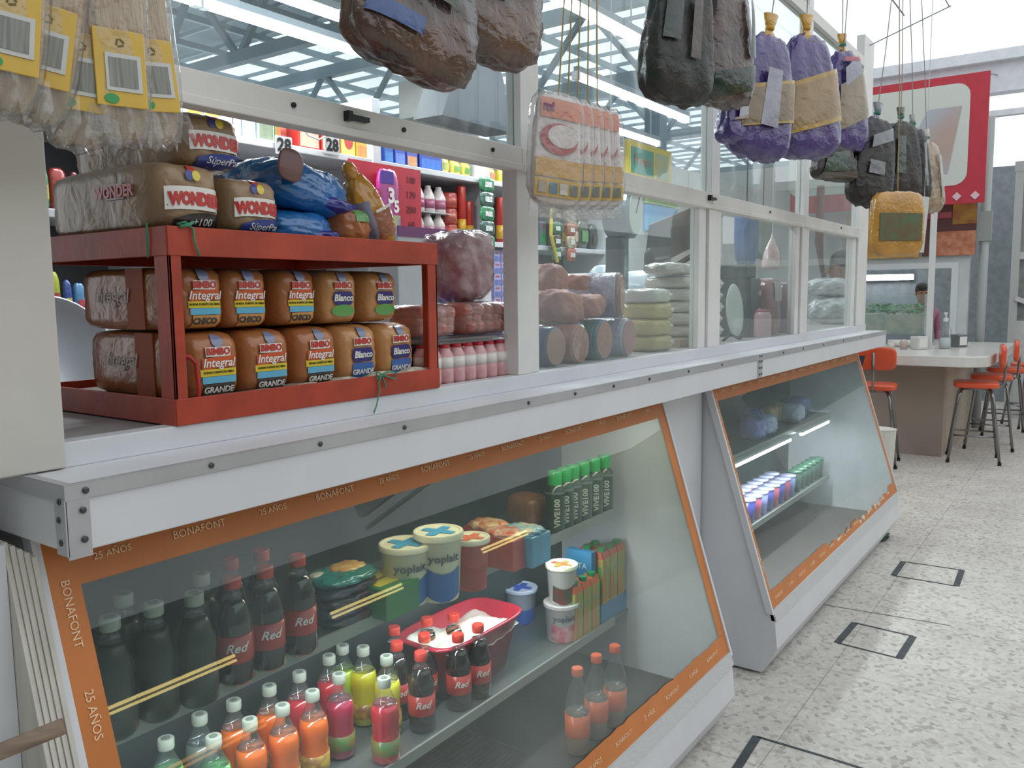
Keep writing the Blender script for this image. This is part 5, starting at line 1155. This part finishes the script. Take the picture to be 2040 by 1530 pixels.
breadbag('small purple bread bag hanging lowest and leftmost of the purple ones', 1465, 235, 1.02, .15, .09, .17, '3A2468', '4A3478', ((PW_, .0, .35, -.3, .25), ('8A7060', -.05, .0, -.42, .42)), grp='purple bread bags', knot=mat('C9962A', .4))
breadbag('purple bread bag with a grey panel and gold border, left of the big one', 1518, 195, .97, .25, .11, .40, '3A2468', '4A3478', ((PG, -.24, .10, -.45, .45), ('7E6A4C', -.22, .07, -.42, .42), (PW_, -.26, .2, -.18, .12)), grp='purple bread bags', knot=mat('C9962A', .4), rot=(0, .12, -.5))
breadbag('biggest purple bread bag with a wide gold window, in the middle of the bunch', 1607, 195, .93, .28, .12, .43, '3A2468', '4A3478', ((PG, -.26, .16, -.45, .45), ('94774A', -.22, .12, -.43, .43)), grp='purple bread bags', knot=mat('C9962A', .4), rot=(0, -.04, -.5))
breadbag('narrow purple bread bag with a pale bread window at the right of the bunch', 1683, 205, .96, .21, .11, .42, '3A2468', '4A3478', (('8E7C62', -.22, .22, -.43, .43), ('9A9AA8', .2, .38, -.3, .3), ('B04058', .38, .42, -.3, .3)), grp='purple bread bags', rot=(0, -.1, -.5))
breadbag('small dark bread bag hanging low below the purple bunch', 1662, 322, .98, .24, .09, .16, '26241F', '3A2E26', (('2E4438', -.3, .2, -.4, .2), ('5A5048', -.45, -.3, -.4, .4)), grp='small dark bread bags', rot=(0, .05, -.5))
breadbag('dark bread bag with grey labels, left of the small ones with teal knots', 1737, 325, .88, .24, .10, .38, '2C2522', '1E1B1B', (('777A80', .2, .34, -.3, .3), ('6E7074', -.15, 0, -.3, .1)), grp='small dark bread bags', rot=(0, .10, -.5))
breadbag('dark bread bag below the large teal knot, in the row of small ones', 1795, 318, .84, .22, .10, .34, '30261F', '211F1D', (('3A4A40', -.2, .3, -.4, -.15),), grp='small dark bread bags', rot=(0, -.06, -.5))
breadbag('narrow dark bread bag second from the right in the row of small ones', 1822, 330, .80, .17, .09, .34, '282422', '1C1B1B', (('8A8C8E', -.3, .3, .1, .2),), grp='small dark bread bags', rot=(0, -.12, -.5))
breadbag('pale brown bread bag at the right end of the hanging row', 1850, 355, .80, .17, .09, .36, 'A08A70', '8A7460', (('B9B4A8', -.3, .3, .2, .34),), grp='small dark bread bags', rot=(0, -.14, -.5))
p = aY(1786, 447, .75); t = thing('snack_bag', 'yellow-brown snack bag hanging above the end of the counter', 'bag', p, rot=(0, 0, -.75))
B().puff(.12, .03, .135, 5, 12, .02, 5).done('bag', mat('C08A34', .3, coat=.9, bump=.4, var=.1), t, smooth=True); fn = front_of(.12, .03, .135, 5, 0)
decal(fn, -.10, .10, -.07, .045, .005, mat('6E5A3C', .4, coat=.7, h2='5A6A4A', vs=22), t, 'food_picture'); cord(t, .0, .05, .13, 3.0-p.z)
t = B().box(-.03, .03, -.001, .001, -.13, .13).tube([(0, 0, .13), (-.1, 0, 1.4)], .0015, 5).done('price_strip', mat('C9CBC9', .5), loc=aY(1836, 447, .74), rot=(0, .08, -.6)); tag(t, 'narrow white paper strip hanging beside the yellow snack bag', 'paper strip')

# things seen through the upper panes
t = thing('grey_hood', 'grey sheet metal hood seen through the upper pane left of the middle post', 'hood', (aY(950, 170, 2.3).x, 2.3, aY(950, 200, 2.3).z))
B().prism([(-.24, -.10), (.27, -.10), (.20, .12), (.13, .27), (-.08, .32), (-.13, .12)], 0, .16, 'y').done('hood', mat('39424C', .6, var=.08), t)
B().tube([(0, .08, .28), (0, .08, 1.6)], .006, 6).done('hanger', rodm, t)
t = thing('cardboard_box', 'pale cardboard box behind the upper pane, under the grey hood', 'box', (aY(960, 250, 2.95).x+.02, 3.13, 2.42))
B().box(-.38, .36, -.12, .12, 0, .20).done('box', mat('A5A49C', .6, var=.06), t, bevel=.003)
t = thing('shop_sign', 'green and yellow shop sign seen through the upper pane right of the tostadas', 'sign', (aY(1352, 345, 3.0).x, 3.28, aY(1352, 345, 3.28).z))
B().box(-.42, .42, -.02, .02, -.16, .16).done('border', mat('C9B23C', .5), t); B().box(-.36, .05, -.025, -.019, -.10, .11).done('green_panel', mat('3F8A78', .5), t); B().box(.1, .36, -.025, -.019, -.10, .11).done('pale_panel', mat('8AA89A', .5, h2='B0A86A', vs=9), t)
text('Fresco', .12, (-.16, -.03, .01), mat('B0603C', .5), t)

# ------------------------------------------------------------------ eating counter and stools at the right
MARB = mat('CFCCC6', .3, coat=.3, var=.04, vs=5)
t = thing('eating_counter', 'white topped eating counter with a rounded corner and tiled base, behind the orange stools', 'counter', (0, 0, 0))
poly = [(7.62, 2.9)]
for i in range(7):
    a = i*PI/12; poly.append((7.62+.22*(1-math.cos(a)), .98-.22*math.sin(a)))
poly += [(9.84, .74), (9.84, 2.9)]
B().prism(poly, .82, .91, 'z').done('top', MARB, t, bevel=.008)
tile = mat('B5A595', .4).copy(); nt = tile.node_tree; br = nt.nodes.new('ShaderNodeTexBrick'); tc = nt.nodes.new('ShaderNodeTexCoord'); mp = nt.nodes.new('ShaderNodeMapping'); mp.inputs['Rotation'].default_value = (PI/2, 0, PI/2)
br.offset = 0; br.inputs['Scale'].default_value = 1; br.inputs['Brick Width'].default_value = .2; br.inputs['Row Height'].default_value = .2; br.inputs['Mortar Size'].default_value = .003
br.inputs['Color1'].default_value = (*S('B8A898'), 1); br.inputs['Color2'].default_value = (*S('B0A090'), 1); br.inputs['Mortar'].default_value = (*S('9A8C80'), 1)
nt.links.new(tc.outputs['Object'], mp.inputs[0]); nt.links.new(mp.outputs[0], br.inputs[0]); nt.links.new(br.outputs[0], nt.nodes['Principled BSDF'].inputs['Base Color'])
B().box(8.0, 8.15, 1.12, 2.9, 0, .82).box(8.15, 9.84, 1.12, 1.2, 0, .82).done('tiled_base', tile, t)
SEAT = mat('D8502A', .38, coat=.4, var=.05); CHR = mat('8A8A8A', .25, metal=.9)
def stool(label, loc, rz):
    t = thing('bar_stool', label, 'stool', loc, rz=rz, group='orange stools at the eating counter')
    B().puff(.17, .17, .028, 5, 12, 0, 0, (0, 0, .655)).done('seat', SEAT, t, smooth=True)
    B().puff(.17, .022, .095, 5, 12, 0, 0, (0, -.185, .90)).done('backrest', SEAT, t, smooth=True)
    B().tube([(0, -.02, .622), (0, -.15, .625), (0, -.205, .66), (0, -.212, .80), (0, -.210, .95)], .011, 8).done('back_support', CHR, t, smooth=True)
    for sx in (-1, 1):
        for sy in (-1, 1):
            l = B().tube([(sx*.10, sy*.10, .63), (sx*.125, sy*.125, .56), (sx*.19, sy*.19, .012)], .0115, 8).done('leg', CHR, t, smooth=True)
            B().lathe([(.015, 0), (.015, .025), (0, .025)], 8, c=(sx*.19, sy*.19, 0)).done('rubber_foot', BLACK, l)
    q = .158
    B().tube([(-q, -q, .23), (q, -q, .23), (q, q, .23), (-q, q, .23), (-q, -q, .23)], .008, 6).done('footrest', CHR, t, smooth=True)
    B().tube([(-.10, -.10, .622), (.10, -.10, .622), (.10, .10, .622), (-.10, .10, .622), (-.10, -.10, .622)], .010, 6).done('seat_frame', CHR, t, smooth=True)
    return t
s0 = stool('orange stool at the left, its back to the camera, beside the farther case', (7.42, 1.56, 0), -1.45)
dup(s0, (8.0, .88, 0), rz=.15, label='front orange stool at the right, tucked under the counter corner')
dup(s0, (8.75, .84, 0), rz=.1, label='second orange stool along the right side of the eating counter')
dup(s0, (9.6, .80, 0), rz=.15, label='third orange stool along the eating counter, partly behind the others')
dup(s0, (10.3, .62, 0), rz=.5, label='farthest orange stool, at the right edge of the picture')
tag(B().lathe([(.11, 0), (.13, .44), (.135, .45), (.12, .45), (0, .43)], 20, sx=.8).done('waste_bin', mat('C9C7BE', .4), loc=(6.45, 1.33, 0)), 'cream waste bin standing between the farther case and the first stool', 'bin')
def napkin(label, loc, m_):
    t = thing('napkin_holder', label, 'napkin holder', loc, rz=-.6)
    B().box(-.06, .06, -.05, .05, 0, .12).done('holder', m_, t, bevel=.008); B().box(-.045, .045, -.053, -.05, .02, .10).done('napkins', mat('D8D8D4', .6), t)
napkin('white and chrome napkin holder left of the thin post on the eating counter', (8.4, 1.40, .911), mat('C9C9C6', .35, coat=.3))
napkin('grey metal napkin holder right of the spray bottle on the eating counter', (8.9, 1.14, .911), mat('7E8484', .3, metal=.7))
t = thing('spray_bottle', 'clear spray bottle with a white pump on the eating counter', 'bottle', (8.6, 1.215, .911))
B().lathe([(.045, 0), (.05, .01), (.05, .17), (.02, .23), (.02, .25), (0, .25)], 16).done('bottle', PET, t, smooth=True); B().lathe([(.047, .004), (.047, .10), (0, .10)], 16).done('liquid', mat('C8CDCB', .3, coat=.5), t, smooth=True)
B().lathe([(.022, .25), (.022, .28), (.008, .285), (.008, .32), (0, .32)], 12).box(-.045, .012, -.01, .01, .315, .335).done('pump', mat('D4D6D4', .4), t)
for k, (x, y, h, c, lb) in enumerate(((8.3, 1.62, .06, 'C4BEB4', 'low white sugar dish at the left on the eating counter'), (8.35, 1.52, .09, 'B9A8A0', 'small reddish salt shaker on the eating counter'), (8.7, 1.60, .07, 'D4D0C8', 'white folded cloth roll on the eating counter'))):
    if k < 2: o = B().lathe([(.03, 0), (.035, h*.8), (.02, h), (0, h)], 14).done('shaker' if k else 'sugar_dish', mat(c, .4), smooth=True, loc=(x, y, .911))
    else: o = B().tube([(-.02, -.12, .035), (.0, .12, .035)], .034, 12).done('cloth_roll', mat(c, .7), smooth=True, loc=(x, y, .911))
    tag(o, lb, ('dish', 'salt shaker', 'cloth')[k])
# glass display with greenery
t = thing('food_display', 'glass food display with green leaves on the eating counter', 'display case', (9.35, 1.72, .911))
B().box(-.30, .30, -.25, .5, 0, .10).done('base', mat('7A8288', .4, metal=.3), t); B().box(-.28, .28, -.23, .48, .10, .30).done('food', mat('B4AE9C', .5, h2='8E9A90', vs=10, bump=.3), t)
B().box(-.30, -.295, -.25, .5, .10, .50).box(-.3, .3, -.25, -.245, .10, .5).done('glass', GLASS, t)
rnd = random.Random(4); b = B()
for i in range(260):
    x, y, z = rnd.uniform(-.26, .26), rnd.uniform(-.22, .46), .31+rnd.uniform(0, .09); a = rnd.uniform(0, 6.3); s = rnd.uniform(.02, .04)
    d = Vector((math.cos(a)*s, math.sin(a)*s, rnd.uniform(-.01, .02))); e_ = Vector((-math.sin(a)*s*.5, math.cos(a)*s*.5, .012))
    P = Vector((x, y, z)); b.add([P-d, P+e_, P+d, P-e_+Vector((0, 0, .004))], [(0, 1, 2, 3)])
b.done('leaves', mat('4E8A54', .5, var=.3, vs=30), t)
# wall with pass-through window behind the counter
WL = mat('C4C8C8', .55, var=.04, vs=4)
struct(B().box(9.9, 10.0, 1.2, 4.2, 1.72, 2.9).box(9.9, 10.0, 1.20, 1.34, .92, 1.72).box(9.9, 10.0, 2.55, 4.2, .92, 1.72).box(9.9, 10.0, 1.2, 4.2, 0, .92).done('wall_right', WL), 'white partition with a pass-through window behind the eating counter')
struct(B().box(9.86, 9.899, 1.30, 1.36, .92, 1.68).box(9.86, 9.899, 1.3, 2.6, 1.68, 1.74).done('trim_3', mat('D4D8DA', .4)), 'white frame of the pass-through window')
struct(B().box(12.4, 12.5, .9, 5, 0, 3).done('wall_kitchen', mat('8A9296', .6, var=.1)), 'grey back wall of the next stall')
t = thing('fluorescent_lamp', 'short lamp seen through the pass-through window above the leaves', 'lamp', (12.3, 2.65, 1.60)); B().box(-.04, .0, -.5, .4, -.0, .05).done('tube', FT, t); B().box(0, .09, -.5, .4, -.01, .07).done('housing', WL, t)
t = thing('white_post', 'thin white post standing on the eating counter', 'post', (8.5, 1.335, .911)); B().box(-.025, .025, -.025, .025, 0, 1.6).done('post', mat('D0D0CC', .45), t, bevel=.003); B().box(-.05, .05, -.05, .05, 0, .02).done('foot', WL, t)
# posters and the red framed sign
t = thing('red_frame_sign', 'large white sign with a rounded red frame hanging above the eating counter', 'sign', (9.4, 1.62, 2.98))
RF = mat('B8303F', .5, var=.04)
B().box(0, .04, -.58, 1.3, -.68, .56).done('panel', RF, t)
poly = []
for cx, cy, a0 in ((1.2, .36, 0), (-.30, .36, PI/2), (-.30, -.38, PI), (1.2, -.38, 3*PI/2)):
    for i in range(6): a = a0+i*PI/10; poly.append((cx+.12*math.cos(a), cy+.12*math.sin(a)))
B().prism(poly, -.006, 0, 'x').done('white_field', mat('C9CCC4', .5), t)
b = B().prism([(-.40+.05, .26), (-.05, .26), (.05, .05), (.05, -.38), (-.25, -.38)], -.010, -.006, 'x'); b.done('grey_shape', mat('A8B4C4', .5, h2='B09A90', vs=1.2), t)
for i in range(4): o = B().box(-.009, -.003, -.03, .03, -.03, .03).done('diamond', mat('D8B8BC', .5), t, loc=(0, -.50+.16*i, -.61), rot=(PI/4, 0, 0))
[B().tube([(0.02, y_, .55), (0.5+.6, y_-.02, .75)], .008, 6).done('hanger', rodm, t) for y_ in (-.5, 1.2)]
t = thing('food_poster', 'dark brown and orange food poster above the pass-through window', 'poster', (9.85, 1.55, 2.08))
B().box(0, .03, -.40, .10, -.27, .28).done('board', mat('5E3A34', .5), t); B().box(-.006, 0, -.40, .0, -.27, -.02).done('salami_picture', mat('B0684A', .5, h2='C98A6A', vs=14), t); B().box(-.006, 0, -.40, -.18, .05, .28).done('mustard_panel', mat('A88A34', .5, h2='8A4A34', vs=5), t); B().box(-.006, 0, -.17, .10, .12, .18).done('pink_line', mat('A05058', .5), t)
t = thing('food_poster', 'orange poster of buns on the wall left of the dark brown poster', 'poster', (9.85, 1.98, 2.05)); B().box(0, .03, -.30, .45, -.25, .25).done('board', mat('B9853C', .5, h2='C9A05A', vs=4), t)
t = thing('grey_shutter', 'large grey roller shutter beyond the eating counter at the right edge', 'shutter', (10.9, .55, 0))
b = B().box(0, .06, -2.2, .30, 1.85, 2.75); b.done('curtain', mat('8A9090', .55, var=.08, vs=6), t); B().box(-.025, .085, -2.2, .37, 2.74, 2.85).box(-.02, .08, .28, .36, 0, 2.74).done('frame', mat('B9BCBA', .5), t)
B().box(-.015, .075, -2.2, .279, 1.78, 1.86).done('bottom_bar', mat('C4C6C2', .5), t); B().box(.0, .06, -2.2, .3, 0.0, 1.1).done('lower_panel', mat('C2C5C3', .5, var=.05), t); B().box(.02, .05, -2.2, .3, 1.1, 1.78).done('window_panel', mat('7E8484', .5, var=.12), t)
B().bar((-.02, .3, 1.35), (-.02, -.6, 1.0), .05, .05).bar((-.02, -.2, 1.15), (-.02, -.35, .2), .05, .05).done('diagonal_brace', mat('C9CBC9', .5), t)
t = thing('grey_conduit', 'vertical grey conduit with a small box beside the shutter', 'pipe', (9.95, 1.08, 0)); B().tube([(0, 0, 0), (0, 0, 3.2)], .045, 10).done('pipe', mat('A8AEAC', .5), t, smooth=True); B().box(-.06, .05, -.06, .06, 1.95, 2.25).done('junction_box', mat('9AA09E', .5), t)
struct(B().box(12.6, 12.8, -6, .9, 0, 2.2).done('wall_aisle_end', mat('A9ACA8', .6, var=.1, vs=2)), 'pale stall front at the end of the aisle')
tag(B().puff(.09, .05, .02, 2.5, 8, .2, 3, (0, 0, .015)).done('fallen_leaves', mat('2E4A3A', .6), smooth=True, loc=aZ(1750, 1072, 0)), 'dark green leaf scrap on the floor by the far end of the farther case', 'leaves')

# ------------------------------------------------------------------ people
def person(label, loc, rz, scale, jacket, trousers, hairc, stripes):
    t = thing('person', label, 'person', loc, rz=rz)
    V = []; E_ = []; Rr = []
    def chain(start, pts):
        prev = start
        for p, r in pts:
            V.append(p); Rr.append(r); i = len(V)-1
            if prev is not None: E_.append((prev, i))
            prev = i
        return prev
    chain(None, [((0, 0, .95), .13)]); 
    ch = chain(0, [((0, .0, 1.08), .125), ((0, -.005, 1.22), .14), ((0, 0, 1.38), .13)])
    nk = chain(ch, [((0, 0, 1.47), .055), ((0, -.005, 1.53), .058), ((0, -.015, 1.60), .088), ((0, -.01, 1.67), .09), ((0, 0, 1.73), .05)])
    hip = 0
    hands = []
    for s in (-1, 1):
        chain(0, [((s*.10, 0, .88), .10), ((s*.11, -.01, .50), .06), ((s*.11, .01, .12), .04), ((s*.11, .0, .05), .042), ((s*.12, -.12, .035), .035)])
        h = chain(ch, [((s*.17, 0, 1.39), .062), ((s*.21, .01, 1.12), .045), ((s*.20, -.12, .92), .034), ((s*.19, -.17, .88), .030), ((s*.185, -.21, .86), .028)])
        for q in range(4): chain(h, [((s*(.168+.012*q), -.25, .855), .008), ((s*(.168+.012*q), -.285+.006*abs(q-1.5), .84), .0075)])
        chain(h-1, [((s*.158, -.20, .868), .009), ((s*.150, -.235, .86), .008)])
    def skin(idx_ok, name, mt, grow, parent):
        mp_ = {i: k for k, i in enumerate(idx_ok)}
        me = bpy.data.meshes.new(name); me.from_pydata([V[i] for i in idx_ok], [(mp_[a], mp_[b_]) for a, b_ in E_ if a in mp_ and b_ in mp_], [])
        o = bpy.data.objects.new(name, me); C.objects.link(o)
        md = o.modifiers.new('skin', 'SKIN'); md.use_smooth_shade = True
        for k, i in enumerate(idx_ok):
            sv = me.skin_vertices[0].data[k]; sv.radius = (Rr[i]*grow, Rr[i]*grow*.88); sv.use_root = (k == 0)
        o.modifiers.new('sub', 'SUBSURF').levels = 2; o.modifiers['sub'].render_levels = 2
        me.materials.append(mt); o.parent = parent; return o
    allv = list(range(len(V)))
    skin(allv, 'body', mat('9A6E58', .5, var=.04), 1, t)
    up = [i for i in allv if V[i][2] > .90 and V[i][2] < 1.46 and V[i][1] > -.15]
    skin(up, 'jacket', mat(jacket, .6, bump=.2, bs=15), 1.16, t)
    lo = [i for i in allv if (i == 0 or (V[i][2] < .9 and abs(V[i][0]) < .13 and V[i][2] > .06))]
    skin(lo, 'trousers', mat(trousers, .7), 1.12, t)
    B().puff(.092, .10, .09, 2.2, 12, .03, 2, (0, .025, 1.70)).done('hair', mat(hairc, .5, bump=.6, bs=60, stretch=(1, 1, .2)), t, smooth=True)
    B().puff(.014, .02, .02, 2, 6, 0, 0, (0, -.105, 1.625)).done('nose', mat('96684F', .5), t, smooth=True)
    for s in (-1, 1):
        B().puff(.013, .006, .007, 2, 6, 0, 0, (s*.032, -.092, 1.655)).done('eye', mat('2A211E', .3), t, smooth=True)
        B().puff(.010, .018, .028, 2, 6, 0, 0, (s*.088, -.01, 1.635)).done('ear', mat('96684F', .5), t, smooth=True)
        B().puff(.045, .12, .035, 3, 8, 0, 0, (s*.115, -.05, .036)).done('shoe', mat('2A2A2C', .5), t, smooth=True)
    B().puff(.026, .006, .007, 2, 6, 0, 0, (0, -.098, 1.58)).done('mouth', mat('7E4A42', .5), t, smooth=True)
    if stripes:
        for s in (-1, 1):
            for q in range(3): B().tube([(s*.08, .02-.03+.025*q, 1.50), (s*.17, -.03+.025*q, 1.468), (s*.232, -.02+.02*q, 1.40), (s*.262, -.01+.02*q, 1.25)], .006, 6).done('white_stripe', mat('D0D4D4', .5), t)
    t.scale = (scale,)*3
    return t
person('standing person with dark hair in a dark green jacket with white shoulder stripes', (6.75, 1.70, 0), -2.55, .985, '2A4A4A', '2E3440', '15161A', True)
person('person with dark hair and a pink top seen through the pass-through window', (10.9, 1.80, 0), -1.2, .86, 'A0607A', '3A3A44', '241C1A', False)
